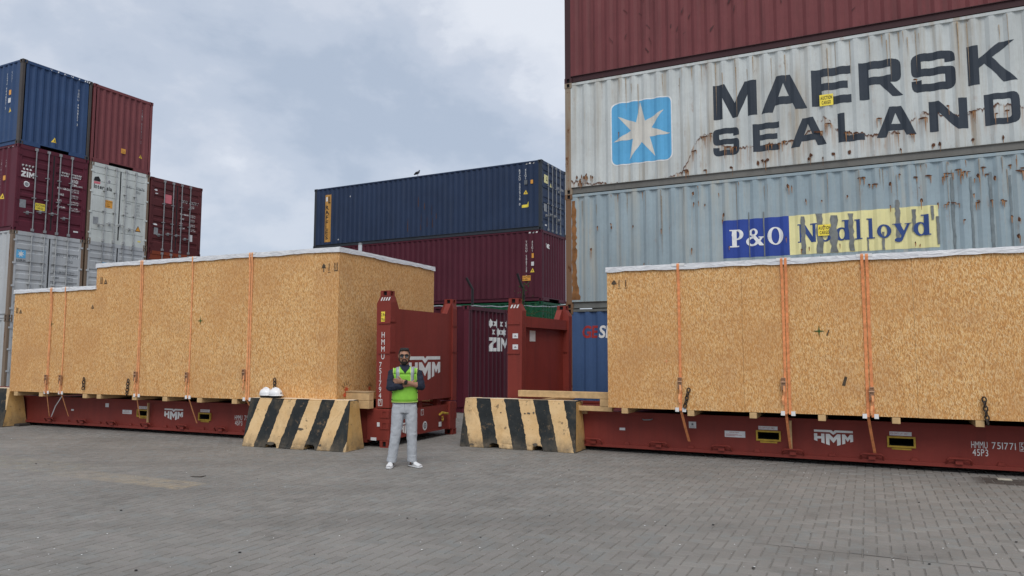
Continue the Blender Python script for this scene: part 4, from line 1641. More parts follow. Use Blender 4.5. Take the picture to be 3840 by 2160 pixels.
def crate(label, loc, rz, secs, W, z0, breaks, beams, group, bz=.095):
    """secs: (x0,x1,top) in crate frame; panels hang on a dark inner frame with 4 mm joints"""
    r = thing('plywood_crate', label, 'crate', loc, rz, group)
    L = max(s[1] for s in secs)
    fm = MB()
    for x0, x1, tp in secs:
        fm.box(x0+.03, x1-.03 if x1 == L else x1+.03, .03, W-.03, .012, tp-z0-.03)
    fm.build('inner_frame', M['dark_frame'], r)
    for x0, x1, tp in secs:
        bs = [x0]+[b for b in breaks if x0 < b < x1]+[x1]
        for a, b in zip(bs, bs[1:]):
            j = .0015
            dz = rng.random()*.003
            MB().box(a+j, b-j, -.0+rng.random()*.003, .022, .0+dz, tp-z0-.012).build('strand_board', M['osb_front'], r)
            MB().box(a+j, b-j, W-.022, W, .0, tp-z0-.012).build('strand_board', M['osb_front'], r)
        lid = MB().box(x0+.002, x1-.002, .024, W-.024, tp-z0-.028, tp-z0-.012)
        lid.build('lid', M['osb_front'], r)
    for x, tp in ((0, secs[0][2]), (L, secs[-1][2])):
        ys = [.024, W*.37, W*.74, W-.024]
        for a, b in zip(ys, ys[1:]):
            x0, x1 = (x, x+.022) if x == 0 else (x-.022, x)
            MB().box(x0, x1, a+.0015, b-.0015, .0, tp-z0-.012).build('end_board', M['osb_end'], r)
    if len(secs) > 1:
        xs = secs[0][1]
        a, b = sorted((secs[0][2], secs[1][2]))
        MB().box(xs+.001, xs+.02, .024, W-.024, a-z0-.01, b-z0-.03).build('end_board', M['osb_end'], r)
    # plastic cover, with a wavy hanging edge
    for x0, x1, tp in secs:
        n = int((x1-x0)/.11)
        t = tp-z0
        e = .016
        mb = MB()
        ph = rng.random()*9
        ring_t, ring_b = [], []

        def drop(k):
            return .086+.007*sin(k*.45+ph)+.004*sin(k*1.7+ph*2)+.006*(rng.random()-.5)
        per = []
        for i in range(n+1):
            per.append((x0-e+(x1-x0+2*e)*i/n, -e, 0, -1))
        m_ = int(W/.11)
        for i in range(1, m_+1):
            per.append((x1+e, -e+(W+2*e)*i/m_, 1, 0))
        for i in range(1, n+1):
            per.append((x1+e-(x1-x0+2*e)*i/n, W+e, 0, 1))
        for i in range(1, m_):
            per.append((x0-e, W+e-(W+2*e)*i/m_, -1, 0))
        K = len(per)
        vs, fs = [], []
        for k, (x, y, nx, ny) in enumerate(per):
            o = .005+.007*rng.random()
            vs += [(x, y, t-.004+.004*rng.random()), (x+nx*(o*.6), y+ny*(o*.6), t-.045+.012*rng.random()), (x+nx*o, y+ny*o, t-drop(k))]
        for k in range(K):
            q = (k+1) % K
            for j in range(2):
                fs.append((3*k+j, 3*k+j+1, 3*q+j+1, 3*q+j))
        fs.append(tuple(3*k for k in range(K)))
        mb.add(vs, fs)
        mb.build('plastic_cover', M['film'], r)
    for x, w in beams:
        MB().box(x-w/2, x+w/2, -.002, W+.002, -bz, -.004).build('bearer', M['timber'], r, bevel=.004)
    return r, Face(lambda u, v, n: (u, -n, v)), L


def cross_mark(face, r, u, v, s, mat='green_spray'):
    face.print(r, 'spray_mark', Shape().loops([star(u, v, s, s*.17, 4)]), M[mat], .004)


def stencil(face, r, u, v, kinds, h=.13):
    """handling marks: arrow, glass, umbrella, uprights"""
    sh = Shape()
    x = u
    for k in kinds:
        w = h*.55
        if k == 'tree':
            sh.loops([[(x+.4*w, v), (x+.6*w, v), (x+.6*w, v+.45*h), (x+1.1*w, v+.42*h), (x+.85*w, v+.65*h), (x+1.0*w, v+.68*h), (x+.5*w, v+h), (x, v+.68*h), (x+.15*w, v+.65*h), (x-.1*w, v+.42*h), (x+.4*w, v+.45*h)]])
        elif k == 'bar':
            sh.rect(x+.2*w, v+.1*h, x+.38*w, v+h*.95)
            sh.rect(x, v-.08*h, x+.7*w, v-.03*h)
        elif k == 'gate':
            sh.rect(x, v+.05*h, x+.95*w, v+.14*h).rect(x, v+.16*h, x+.14*w, v+h).rect(x+.4*w, v+.16*h, x+.54*w, v+h).rect(x+.8*w, v+.16*h, x+.94*w, v+h)
        elif k == 'tri':
            sh.loops([[(x, v), (x+w*1.2, v), (x+w*.6, v+h*.7)], [(x+w*.35, v+.14*h), (x+w*.6, v+.42*h), (x+w*.85, v+.14*h)]])
        elif k == 'umb':
            sh.loops([[(x, v+.5*h), (x+w*.5, v+.4*h), (x+w*1.3, v+.5*h), (x+w*1.0, v+.8*h), (x+w*.65, v+h), (x+w*.3, v+.8*h)]])
            sh.rect(x+.58*w, v, x+.72*w, v+.48*h)
        x += w*1.55
    face.print(r, 'handling_marks', sh, M['stencil'], .003)


GCR = 'strand board crates on flat racks'
# right crate
CWE = 3.2685
CO = EO - Vector((sin(EA), cos(EA), 0))*.4152 + Vector((cos(EA), -sin(EA), 0))*1.9955
ZE = .752
ecr, ecf, ecl = crate('long strand board crate on the right flat rack, flat white-edged top', (CO.x, CO.y, ZE), -EA, [(0, 8.4, 3.001)], CWE, ZE,
                      [2.1, 4.35, 6.6], [(x-1.9955, .10) for x in (2.266, 3.305, 4.213, 5.144, 6.075, 7.04, 8.0, 9.0, 10.0)], GCR, .088)
E_ = lambda s: s-1.9955
Zc = lambda z: z-ZE
stencil(ecf, ecr, E_(2.07), Zc(2.66), ('umb', 'bar', 'bar'), .13)
cross_mark(ecf, ecr, E_(5.148), Zc(1.931), .085)
cross_mark(ecf, ecr, E_(2.95), Zc(1.49), .05, 'strap_worn')
ecf.print(ecr, 'smudge', Shape().loops([[(E_(5.42), Zc(1.17)), (E_(5.46), Zc(1.16)), (E_(5.49), Zc(1.28)), (E_(5.46), Zc(1.30))]])
          .loops([[(E_(5.24), Zc(1.87)), (E_(5.255), Zc(1.86)), (E_(5.285), Zc(1.94)), (E_(5.275), Zc(1.95))]]), M['stencil'], .003)

# left crate
CWD = 3.2685
ZD = .772
SL = 9.53
cD = Vector((-2.1026, 12.6782, 0)) - DV*.4152 - DU*SL
D_ = lambda s: SL-s
Zd = lambda z: z-ZD
dcr, dcf, dcl = crate('stepped strand board crate on the left flat rack, its left third lower', (cD.x, cD.y, ZD), -DA,
                      [(0, D_(6.92), 2.995), (D_(6.92), D_(.788), 3.450)], CWD, ZD, [1.30, D_(5.0), 6.6],
                      [(D_(s), .12) for s in (9.3, 8.47, 7.10, 6.68, 5.66, 4.83, 3.93, 3.07, 2.2, 1.3)], GCR, .09)
stencil(dcf, dcr, D_(9.45), Zd(2.47), ('gate', 'tri'), .13)
stencil(dcf, dcr, D_(7.03), Zd(2.52), ('tri',), .12)
stencil(dcf, dcr, D_(6.80), Zd(3.02), ('gate', 'tri'), .14)
stencil(dcf, dcr, D_(1.16), Zd(3.02), ('tree', 'bar', 'gate'), .155)
cross_mark(dcf, dcr, D_(8.249), Zd(2.221), .075)
cross_mark(dcf, dcr, D_(3.977), Zd(2.216), .085)
dce = Face(lambda u, v, n: (dcl+n, u, v))
for (u, z, s) in ((.27, .975, .075), (.96, .97, .05)):
    dce.print(dcr, 'spray_mark', Shape().loops([star(u, Zd(z), s, s*.5, 7, .4)]).loops([star(u-.05, Zd(z)-.09, s*.7, s*.4, 6, .9)]), M['orange_spray'], .004)
    sh = Shape()
    for a in (.7, 1.2, 1.65, 2.1, 2.6):
        c, s_ = cos(a), sin(a)
        p0 = (u+c*s*1.1, Zd(z)+s_*s*1.1)
        p1 = (u+c*s*2.1, Zd(z)+s_*s*2.1)
        sh.loops([[(p0[0]+s_*.007, p0[1]-c*.007), (p1[0]+s_*.003, p1[1]-c*.003), (p1[0]-s_*.003, p1[1]+c*.003), (p0[0]-s_*.007, p0[1]+c*.007)]])
    dce.print(dcr, 'spray_mark', sh, M['stencil'], .004)


def band(mb, pts, w, th=.004, wd=(1, 0, 0)):
    """flat webbing through points, width along wd"""
    wd = Vector(wd)
    pts = [Vector(p) for p in pts]
    vs, fs = [], []
    for i, p in enumerate(pts):
        d = (pts[min(i+1, len(pts)-1)]-pts[max(i-1, 0)]).normalized()
        n = d.cross(wd).normalized()*th/2
        vs += [p-wd*w/2+n, p+wd*w/2+n, p+wd*w/2-n, p-wd*w/2-n]
    for i in range(len(pts)-1):
        a = 4*i
        for j in range(4):
            k = (j+1) % 4
            fs.append((a+j, a+4+j, a+4+k, a+k))
    fs.append((0, 1, 2, 3))
    e = 4*(len(pts)-1)
    fs.append((e+3, e+2, e+1, e))
    mb.add(vs, fs)


def strap(label, root, xs, w, top, z0, x_end, z_end, rat_z, rat_x, group, tails=True, white_tail=None, rear=True, worn=False, bottom_sq=True, sq=.055):
    """ratchet strap over a crate, in the crate's own frame"""
    r = thing('ratchet_strap', label, 'strap', root.location, root.rotation_euler[2], group)
    mt = M['strap_worn'] if worn else M['strap']
    t = top-z0
    n = len(xs)
    wt_ = Vector((0, 0, 0))
    for i, x in enumerate(xs):
        mb = MB()
        pts = [(x, CWE*.98, t+.006), (x, .3, t+.008), (x, -.025, t+.006), (x, -.032, t-.03), (x, -.030, t-.11), (x+.002, -.014, t-.3), (x+.004*(-1)**i, -.010, t*.5), (x, -.010, .05)]
        if i == 0 or n == 1:
            pts += [(x, -.016, -.008), (x+(x_end-x)*.05, .03, -.04)]
            pts += [(x+(x_end-x)*.5, .20, (z_end-z0)*.5-.02), (x_end, .385, z_end-z0)]
        else:
            pts += [(x, -.016, -.008), (x, .03, -.012), (x, .12, -.012)]
        band(mb, pts, w)
        mb.build('webbing', mt, r)
    # ratchet and loose tail
    x = rat_x
    z = rat_z-z0
    mb = MB()
    mb.box(x-.022, x+.022, -.035, -.012, z-.08, z+.08)
    mb.box(x-.030, x-.024, -.055, -.012, z-.09, z+.09)
    mb.box(x+.024, x+.030, -.055, -.012, z-.09, z+.09)
    mb.tube([(x-.036, -.045, z+.03), (x+.036, -.045, z+.03)], .013, 8)
    mb.tube([(x-.03, -.052, z+.09), (x+.03, -.052, z+.09)], .008, 6)
    mb.build('ratchet', M['ratchet'], r)
    if tails:
        mb = MB()
        band(mb, [(x+.01, -.05, z-.02), (x+.012, -.055, z-.10), (x-.005, -.035, z-.16), (x-.012, -.045, z-.23), (x-.006, -.035, z-.29)], w*.8)
        mb.build('loose_tail', M['strap_worn'], r)
    xc = sum(xs)/n
    pw = .10
    mb = MB()
    mb.box(xc-pw, xc+pw, -.027, .10, t+.001, t+.004)
    mb.box(xc-pw, xc+pw, -.0275, -.0245, t-.036, t+.004)
    mb.build('edge_protector', M['protector'], r)
    if bottom_sq:
        for sx in (-1, 1):
            mb = MB()
            c = xc+sx*(w*n*.5+sq*.62)
            mb.box(c-sq/2, c+sq/2, -.018, -.006, -.028, .035)
            mb.build('edge_protector', M['protector'], r)
    return r


M['ratchet'] = plain('ratchet_steel', (.42, .25, .15), .5, .3, 20, 0, .3)
GST = 'orange ratchet straps over the crates'
strap('single orange strap near the left end of the right crate', ecr, [E_(3.157)], .040, 3.001, ZE, E_(3.19), .24, 1.15, E_(3.157), GST)
strap('double orange strap in the middle of the right crate', ecr, [E_(4.672), E_(4.728)], .036, 3.001, ZE, E_(4.68), .21, 1.17, E_(4.65), GST)
strap('double orange strap furthest right on the right crate', ecr, [E_(5.735), E_(5.795)], .038, 3.001, ZE, E_(5.80), .21, 1.06, E_(5.79), GST)
strap('orange strap furthest left on the left crate, on its low part', dcr, [D_(8.298), D_(8.258)], .026, 2.995, ZD, D_(8.72), .22, 1.05, D_(8.28), GST, sq=.045, worn=True)
s2 = strap('thin orange strap second from left on the left crate, with a white tail', dcr, [D_(7.826)], .026, 2.995, ZD, D_(8.1), .25, 1.05, D_(7.826), GST, sq=.05, worn=True)
mb = MB()
band(mb, [(D_(7.83)-.02, .05, -.05), (D_(8.3), .22, -.30), (D_(8.66), .385, .22-ZD)], .03)
mb.build('white_tail', M['paper'], s2)
strap('double orange strap just right of the step of the left crate', dcr, [D_(5.605), D_(5.558)], .030, 3.450, ZD, D_(5.95), .30, 1.15, D_(5.615), GST, sq=.05, worn=True)
strap('thin orange strap in the middle of the left crate', dcr, [D_(4.214)], .028, 3.450, ZD, D_(4.38), .25, 1.15, D_(4.24), GST, sq=.05, worn=True)
strap('double orange strap furthest right on the left crate', dcr, [D_(2.785), D_(2.730)], .036, 3.450, ZD, D_(2.75), .22, 1.22, D_(2.83), GST, sq=.055, worn=True)

GCH = 'chains hanging against the crates'


def chain_link(name, r, p, d, k, ln=.075):
    mb = MB()
    d = Vector(d).normalized()
    a = Vector((0, -1, 0)) if k % 2 else d.cross(Vector((0, -1, 0))).normalized()
    a = (a*.9 + d.cross(Vector((0, -1, 0))).normalized()*.45).normalized() if k % 2 else a
    c = Vector(p)
    pts = []
    for j in range(13):
        t = 2*pi*j/12
        pts.append(c + d*(ln*.5*sin(t)) + a*(ln*.30*cos(t)))
    mb.tube(pts, .010, 5, cap=False, up=(.3, 1, .2))
    return mb.build(name, M['chain'], r, smooth=True)


def chain(label, root, x0, z0, x1, z1):
    r = thing('chain', label, 'chain', root.location, root.rotation_euler[2], GCH)
    a, b = Vector((x0, -.034, z0)), Vector((x1, -.034, z1))
    n = max(3, int((b-a).length/.055))
    for k in range(n):
        chain_link('chain_link', r, a.lerp(b, (k+.5)/n), b-a, k)
    return r


chain('rusty chain beside the single strap of the right crate', ecr, E_(3.292), Zc(1.08), E_(3.223), Zc(.79))
chain('dark chain near the right edge of the photo on the right crate', ecr, E_(7.093), Zc(1.047), E_(7.123), Zc(.70))
chain('dark chain left of the double strap on the left crate', dcr, D_(5.805), Zd(1.09), D_(5.835), Zd(.79))
chain('faint chain on the left crate, below its step', dcr, D_(7.1), Zd(1.10), D_(7.11), Zd(.86))
chain('rusty chain on the left crate, right behind the white helmets', dcr, D_(2.114), Zd(1.16), D_(2.10), Zd(.82))

# timber bracing -------------------------------------------------------------------------
t = thing('timber_brace', 'pale timber beams bracing the right crate against the end wall of its flat rack', 'timber', (EO.x, EO.y, 0), -EA)
for (x0, x1, y0, y1, za, zb) in ((.30, 1.98, -.20, -.08, .868, .975), 
                                 (.30, 1.985, -.19, -.10, .665, .745), (.30, .40, -.079, 2.3, .690, .770)):
    MB().box(x0, x1, y0, y1, za, zb).build('beam', M['timber'], t, bevel=.005)
MB().box(1.78, 1.985, -.195, -.10, .746, .867).build('block', M['timber'], t, bevel=.005)
for x in (.5, 1.4):
    MB().box(x, x+.1, -.06, 2.2, .606, .655).build('sleeper', M['timber_grey'], t)

t = thing('timber_brace', 'stacked square timbers wedged between the left crate and the HMM end wall', 'timber', (DO.x, DO.y, 0), -DA)
for y in (-.16, .9, 1.9):
    MB().box(S(.782), S(.30), y, y+.14, .800, .935).build('beam', M['timber'], t, bevel=.005)
    MB().box(S(.782), S(.30), y, y+.14, .660, .797).build('beam', M['timber'], t, bevel=.005)
MB().box(S(.785), S(.30), -.17, .02, .937, .955).build('plank', M['timber_grey'], t)

# batten standing in the pocket of each rack
MB_ = MB().box(4.672, 4.705, -.036, -.004, .20, .62)
o = MB_.build('batten', M['timber'], er)
o = MB().box(S(5.745), S(5.715), -.036, -.004, .20, .60).build('batten', M['timber'], dr_)

# ================================================================== concrete barriers


def barrier_mat(name, k, t0, pitch, L):
    t = NT(name)
    sep = t.n('ShaderNodeSeparateXYZ')
    t.l(t.n('ShaderNodeTexCoord').outputs['Object'], sep.inputs[0])
    jn = t.noise(t.coord((10, 10, 10), (t0*9, 3, 0)), 1.0, 4)
    q = t.math('ADD', t.math('SUBTRACT', sep.outputs['X'], t0), t.math('MULTIPLY', sep.outputs['Z'], k))
    q = t.math('ADD', q, t.ramp(jn, .2, .8, -.018, .018))
    f = t.math('FRACT', t.math('DIVIDE', q, 2*pitch))
    yel = t.math('LESS_THAN', f, .5)
    return barrier_finish(t, yel, t0)


def barrier_finish(t, yel, sd, ca=(.68, .44, .205), cb_=(.76, .54, .29)):
    n1 = t.noise(t.coord((1, 1, 1), (sd*5, 1, 2)), 3.5, 6, .65)
    n2 = t.noise(t.coord((1, 1, 1), (1, sd*7, 2)), 26, 5, .6)
    n3 = t.noise(t.coord((1, 1, 1), (4, sd*3, 9)), 8, 8, .7)
    y = t.mix(t.ramp(n1, .35, .7), ca, cb_)
    y = t.mix(t.ramp(n2, .55, .75, 0, .35), y, (.36, .23, .10))
    k = t.mix(t.ramp(n1, .3, .7), (.012, .015, .016), (.030, .034, .034))
    k = t.mix(t.ramp(n2, .60, .8, 0, .5), k, (.10, .10, .09))
    c = t.mix(yel, k, y)
    c = t.mix(t.ramp(n3, .60, .64, 0, .8), c, (.16, .11, .065))
    gr = t.noise(t.coord((1, 1, .6), (7, sd*2, 1)), 2.2, 6, .7)
    c = t.mix(t.ramp(gr, .50, .72, 0, .55), c, (.20, .15, .09))
    c = t.mix(t.ramp(n3, .70, .72), c, (.03, .026, .02))
    sep = t.n('ShaderNodeSeparateXYZ')
    t.l(t.n('ShaderNodeTexCoord').outputs['Object'], sep.inputs[0])
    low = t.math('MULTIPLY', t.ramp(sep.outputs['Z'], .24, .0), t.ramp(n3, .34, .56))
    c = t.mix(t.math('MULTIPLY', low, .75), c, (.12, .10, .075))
    t.bump(t.math('ADD', n2, n1), .35, .012)
    return t.done(c, .75, 0, .3)


tn = NT('barrier_end_paint')
M['barrier_plain'] = barrier_finish(tn, 1.0, 2.2, (.52, .30, .095), (.66, .43, .18))
tn = NT('barrier_top_paint')
n1 = tn.noise(tn.coord(), 7, 7, .65)
cc = tn.mix(tn.ramp(n1, .35, .7), (.72, .57, .40), (.80, .68, .52))
cc = tn.mix(tn.ramp(n1, .62, .68), cc, (.22, .15, .09))
tn.bump(n1, .3, .01)
M['barrier_top'] = tn.done(cc, .75)

GB = 'striped concrete barriers'


def barrier(label, loc, rz, mat, notches, L=2.133, h=.828):
    r = thing('concrete_barrier', label, 'barrier', loc, rz, GB)
    ol = [(0, 0)]
    for a, b in notches:
        ol += [(a, 0), (a+.012, .062), (a+.05, .085), (b-.04, .080), (b-.008, .058), (b, 0)]
    ol += [(L, 0), (L-.012, .25), (L-.035, h), (.035, h), (.012, .25)]
    prof = lambda z: .14*z/h
    nv = len(ol)
    mb = MB()
    vs = [(u, prof(z), z) for u, z in ol] + [(u, .548-prof(z), z) for u, z in ol]
    fs, mi = [], []
    for t in tessellate_polygon([[Vector((u, z, 0)) for u, z in ol]]):
        a, b, c = [Vector(ol[i]+(0,)) for i in t]
        t = t if (b-a).cross(c-a).z > 0 else (t[0], t[2], t[1])
        fs += [t, (t[2]+nv, t[1]+nv, t[0]+nv)]
        mi += [0, 0]
    for i in range(nv):
        j = (i+1) % nv
        fs.append((i, i+nv, j+nv, j))
        du, dz = ol[j][0]-ol[i][0], ol[j][1]-ol[i][1]
        mi.append(2 if (ol[i][1] > .8 and ol[j][1] > .8) else 1)
    bm = bmesh.new()
    bv = [bm.verts.new(v) for v in vs]
    for f, m_ in zip(fs, mi):
        fc = bm.faces.new([bv[i] for i in f])
        fc.material_index = m_
    bm.normal_update()
    bmesh.ops.dissolve_limit(bm, angle_limit=.01, verts=bm.verts, edges=bm.edges, delimit={'MATERIAL'})
    ed = [e for e in bm.edges if len(e.link_faces) == 2 and e.calc_face_angle() > .4]
    bmesh.ops.bevel(bm, geom=ed, offset=.014, segments=2, affect='EDGES', profile=.6)
    bmesh.ops.triangulate(bm, faces=bm.faces)
    bmesh.ops.subdivide_edges(bm, edges=[e for e in bm.edges if e.calc_length() > .12], cuts=2, use_grid_fill=True)
    rr = random.Random(int(L*100+loc[0]*50))
    for v in bm.verts:
        v.co += Vector((rr.random()-.5, rr.random()-.5, (rr.random()-.5)*(.6 if v.co.z > .01 else 0)))*.008
        if v.co.z > .77 and rr.random() < .22:      # nicked top edges
            v.co += Vector(((L/2-v.co.x)*.006, (.274-v.co.y)*.09, -.012))*rr.random()
    me = bpy.data.meshes.new('barrier_block')
    bm.to_mesh(me)
    bm.free()
    for x in (mat, M['barrier_plain'], M['barrier_top']):
        me.materials.append(x)
    link('barrier_block', me, r)
    return r


B1O, B1A = (-4.6853, 12.9077, 0), .3775
B2O, B2A = (-.9108, 12.9272, 0), .4303
b1 = barrier('black and yellow striped concrete barrier with two white helmets on it', B1O, -B1A, barrier_mat('barrier_stripes_forward', -.310, -.012, .2606, 2.13), ((.50, .73), (1.30, 1.51)))
b2 = barrier('black and yellow striped concrete barrier standing right of the man', B2O, -B2A, barrier_mat('barrier_stripes_back', .279, .206, .2716, 2.13), ((.57, .76), (1.37, 1.56)))
b3c = Vector((-11.05, 16.10, 0))
U3 = Vector((cos(.43), -sin(.43), 0))
b3o = b3c - U3*2.133
b3 = barrier('striped concrete barrier cut off by the left edge, only its yellow end showing', tuple(b3o), -.43, barrier_mat('barrier_stripes_left', .279, .04, .2716, 2.13), ((.57, .76), (1.37, 1.56)))
wdg = MB().box(-.02, .17, .25, .50, .0, .055)
o = wdg.build('wooden_block', plain('dark_wet_wood', (.04, .035, .03), .8, .3), None, bevel=.006)
o.location = b3c
o.rotation_euler = (0, 0, -.43)
tag(o, 'small dark wooden block at the foot of the leftmost barrier', 'block')
# broken-out patches on the faces of the barriers
chip = plain('raw_concrete', (.10, .085, .065), .95, .4, 14, .4)


def chips(root, lst):
    sh = Shape()
    for (u, z, w, h) in lst:
        k = 9
        sh.loops([[(u+w*cos(2*pi*j/k)*(.7+.4*rng.random()), z+h*sin(2*pi*j/k)*(.6+.5*rng.random())) for j in range(k)]])
    f = Face(lambda u, v, n: (u, .14*v/.828-n, v))
    f.print(root, 'chipped_patch', sh, chip, .0065)


chips(b1, [(1.18, .335, .07, .022), (.60, .075, .10, .03), (1.62, .09, .03, .02)])
chips(b2, [(.75, .60, .015, .012), (1.27, .605, .035, .018), (1.36, .615, .022, .020), (1.2, .60, .02, .010), (1.42, .10, .05, .03), (.24, .05, .05, .02)])

# ================================================================== helmets
M['helmet'] = plain('white_helmet_shell', (.82, .82, .82), .25, .03, 4, 0, 0, .5)
GH = 'white safety helmets on the barrier'


def helmet(label, u, y, rz):
    a = B1A
    p = Vector(B1O)+Vector((cos(a), -sin(a), 0))*u+Vector((sin(a), cos(a), 0))*y
    r = thing('safety_helmet', label, 'helmet', (p.x, p.y, .832), rz, GH)
    mb = MB()
    rings = [(0, 0, .045, .100, .128), (0, 0, .05, .104, .131), (0, 0, .085, .103, .126), (0, 0, .115, .094, .113), (0, 0, .140, .074, .088), (0, 0, .156, .045, .055), (0, 0, .163, .012, .016)]
    mb.loft(rings, 24)
    mb.tube([(0, -.11, .10), (0, -.07, .152), (0, 0, .168), (0, .07, .152), (0, .11, .10)], (.012, .016, .017, .016, .012), 8, up=(1, 0, 0))
    mb.build('shell', M['helmet'], r, smooth=True)
    br = MB()
    br.loft([(0, -.01, .036, .108, .142), (0, -.012, .043, .110, .145), (0, -.008, .050, .104, .135)], 24)
    br.build('brim', M['helmet'], r, smooth=True)
    hb = MB()
    hb.loft([(0, 0, .0, .085, .103), (0, 0, .012, .092, .112), (0, 0, .037, .094, .115)], 20)
    hb.build('headband', M['black_print'], r, smooth=True)
    lg = MB()
    lg.box(-.016, .016, -.131, -.127, .075, .092)
    lg.build('sticker', M['grey_print'], r)
    return r


helmet('white safety helmet at the left end of the barrier top, half behind another', .27, .26, .9)
helmet('white safety helmet on the barrier top, the right one of the pair', .50, .235, 1.1)

# ================================================================== the man
M['skin'] = plain('brown_skin', (.36, .185, .115), .55, .12, 9, 0, 0, .4)
M['hair'] = plain('black_hair', (.010, .008, .007), .7, .3, 60)
M['beard'] = plain('dark_beard', (.020, .014, .011), .8, .3, 60)
M['navy_cloth'] = plain('navy_shirt_cloth', (.014, .018, .034), .85, .3, 14, .3)
M['trouser'] = plain('light_grey_trousers', (.41, .43, .455), .85, .12, 7, .5)
M['lime'] = plain('lime_vest_cloth', (.235, .53, .050), .7, .10, 16, .25)
M['lime_edge'] = plain('pale_lime_piping', (.62, .78, .22), .6, .08)
M['reflect'] = plain('silver_reflective_band', (.33, .36, .37), .4, .1, 20, 0, .1)
M['belt'] = plain('black_belt', (.012, .012, .014), .5, .2)
M['shoe'] = plain('white_shoe_leather', (.74, .74, .74), .5, .06, 12)
M['shoe_dark'] = plain('black_shoe_stripe', (.02, .02, .025), .6, .2)
M['glasses'] = plain('black_sunglass_lens', (.008, .008, .009), .12, .1, 4, 0, 0, .6)
M['lips'] = plain('lips', (.22, .09, .07), .5, .1)
M['buckle'] = plain('steel_buckle', (.5, .5, .5), .3, .1, 5, 0, .8)

man = thing('person', 'man in lime safety vest, navy shirt and grey trousers, arms crossed, wearing sunglasses', 'person', (-1.537, 10.62, 0), .144)
man.scale = (.945, .945, .955)


def remesh(o, voxel, smooth_it=3):
    m_ = o.modifiers.new('remesh', 'REMESH')
    m_.mode = 'VOXEL'
    m_.voxel_size = voxel
    m_.use_smooth_shade = True
    if smooth_it:
        s_ = o.modifiers.new('smooth', 'SMOOTH')
        s_.iterations = smooth_it
        s_.factor = .5
    return o


def rumple(o, strength, size, seed_, depth=2):
    tx = bpy.data.textures.new('cloth_folds', 'CLOUDS')
    tx.noise_scale = size
    tx.noise_depth = depth
    d = o.modifiers.new('folds', 'DISPLACE')
    d.texture = tx
    d.texture_coords = 'LOCAL'
    d.strength = strength
    d.mid_level = .5
    return o


HX, HY = -.016, -.012      # head centre
b = MB()
# skull, jaw, neck
b.ball((HX, HY, 1.645), (.077, .094, .105), 20, 12)
b.loft([(HX, HY-.030, 1.525, .030, .034), (HX, HY-.028, 1.537, .046, .054), (HX, HY-.018, 1.565, .062, .072), (HX, HY-.010, 1.61, .071, .082), (HX, HY, 1.66, .074, .088)], 20)
b.tube([(HX, .012, 1.40), (HX, .008, 1.49), (HX, -.004, 1.58)], [.066, .058, .058], 14, up=(0, 1, 0))
b.tube([(HX, HY-.086, 1.655), (HX, HY-.100, 1.63), (HX, HY-.108, 1.612), (HX, HY-.092, 1.600)], [.010, .013, .017, .012], 8, up=(1, 0, 0))     # nose
for sx in (-1, 1):
    b.tube([(HX+sx*.074, .005, 1.605), (HX+sx*.081, .012, 1.63), (HX+sx*.082, .016, 1.66), (HX+sx*.075, .008, 1.672)], [.010, .013, .015, .009], 8, up=(0, 1, 0))   # ears
    b.tube([(HX+sx*.012, HY-.090, 1.668), (HX+sx*.045, HY-.084, 1.672)], [.010, .010], 6)          # brow
    b.ball((HX+sx*.042, HY-.066, 1.617), (.022, .020, .020), 10, 6)      # cheek
# trunk
b.loft([(0, .0, .86, .150, .105), (0, 0, .95, .165, .112), (0, 0, 1.06, .160, .108), (0, 0, 1.2, .170, .112), (0, .005, 1.33, .182, .115), (0, .01, 1.42, .170, .100), (-.005, .012, 1.47, .10, .075), (-.01, .012, 1.50, .065, .06)], 24)
SHL, ELL, WRL = Vector((-.186, .015, 1.400)), Vector((-.222, -.105, 1.180)), Vector((.075, -.160, 1.224))
SHR, ELR, WRR = Vector((.186, .015, 1.400)), Vector((.248, -.060, 1.190)), Vector((-.030, -.215, 1.272))
for sh_, el, wr in ((SHL, ELL, WRL), (SHR, ELR, WRR)):
    b.tube([sh_+Vector((0, 0, .012)), sh_.lerp(el, .5), el], [.056, .048, .042], 12, up=(0, 1, .2))
    b.tube([el, el.lerp(wr, .25), el.lerp(wr, .6), wr], [.042, .043, .036, .028], 12)
    b.ball(tuple(sh_-Vector((0, 0, .01))), .054, 12, 8)
    b.ball(tuple(el), .042, 10, 7)


def hand(mb, wr, d, up, curl, side):
    """palm, four unequal bent fingers and a thumb; d points along the hand, up towards the thumb"""
    d, up = Vector(d).normalized(), Vector(up).normalized()
    up = (up-d*up.dot(d)).normalized()
    nrm = d.cross(up)*side
    mb.tube([wr-d*.01, wr+d*.03, wr+d*.075, wr+d*.092], [(.028, .020), (.038, .017), (.043, .015), (.040, .012)], 12, up=tuple(up))
    for i, (o_, ln) in enumerate(((.031, .072), (.0105, .080), (-.0105, .075), (-.031, .060))):
        p0 = wr+d*.080+up*o_
        a1, a2, a3 = curl, curl*2.1, curl*3.0
        p1 = p0+(d*cos(a1)+nrm*sin(a1))*ln*.45
        p2 = p1+(d*cos(a2)+nrm*sin(a2))*ln*.32
        p3 = p2+(d*cos(a3)+nrm*sin(a3))*ln*.26
        mb.tube([p0, p1, p2, p3], [.0090, .0085, .0078, .0062], 8, up=tuple(up))
    t0 = wr+d*.018+up*.030
    t1 = t0+(d*.62+up*.72+nrm*.1).normalized()*.040
    t2 = t1+(d*.90+up*.30+nrm*.2).normalized()*.034
    mb.tube([t0, t1, t2], [.0125, .0105, .0080], 8)


# his left hand (right in the photo) lies on the other upper arm; his right hand is tucked under the other arm
hand(b, WRR+Vector((-.012, -.002, .002)), (-.80, .60, .04), (0, -.25, 1), .16, -1)
hand(b, WRL+Vector((.010, 0, 0)), (.82, .57, 0), (0, -.3, 1), .15, 1)
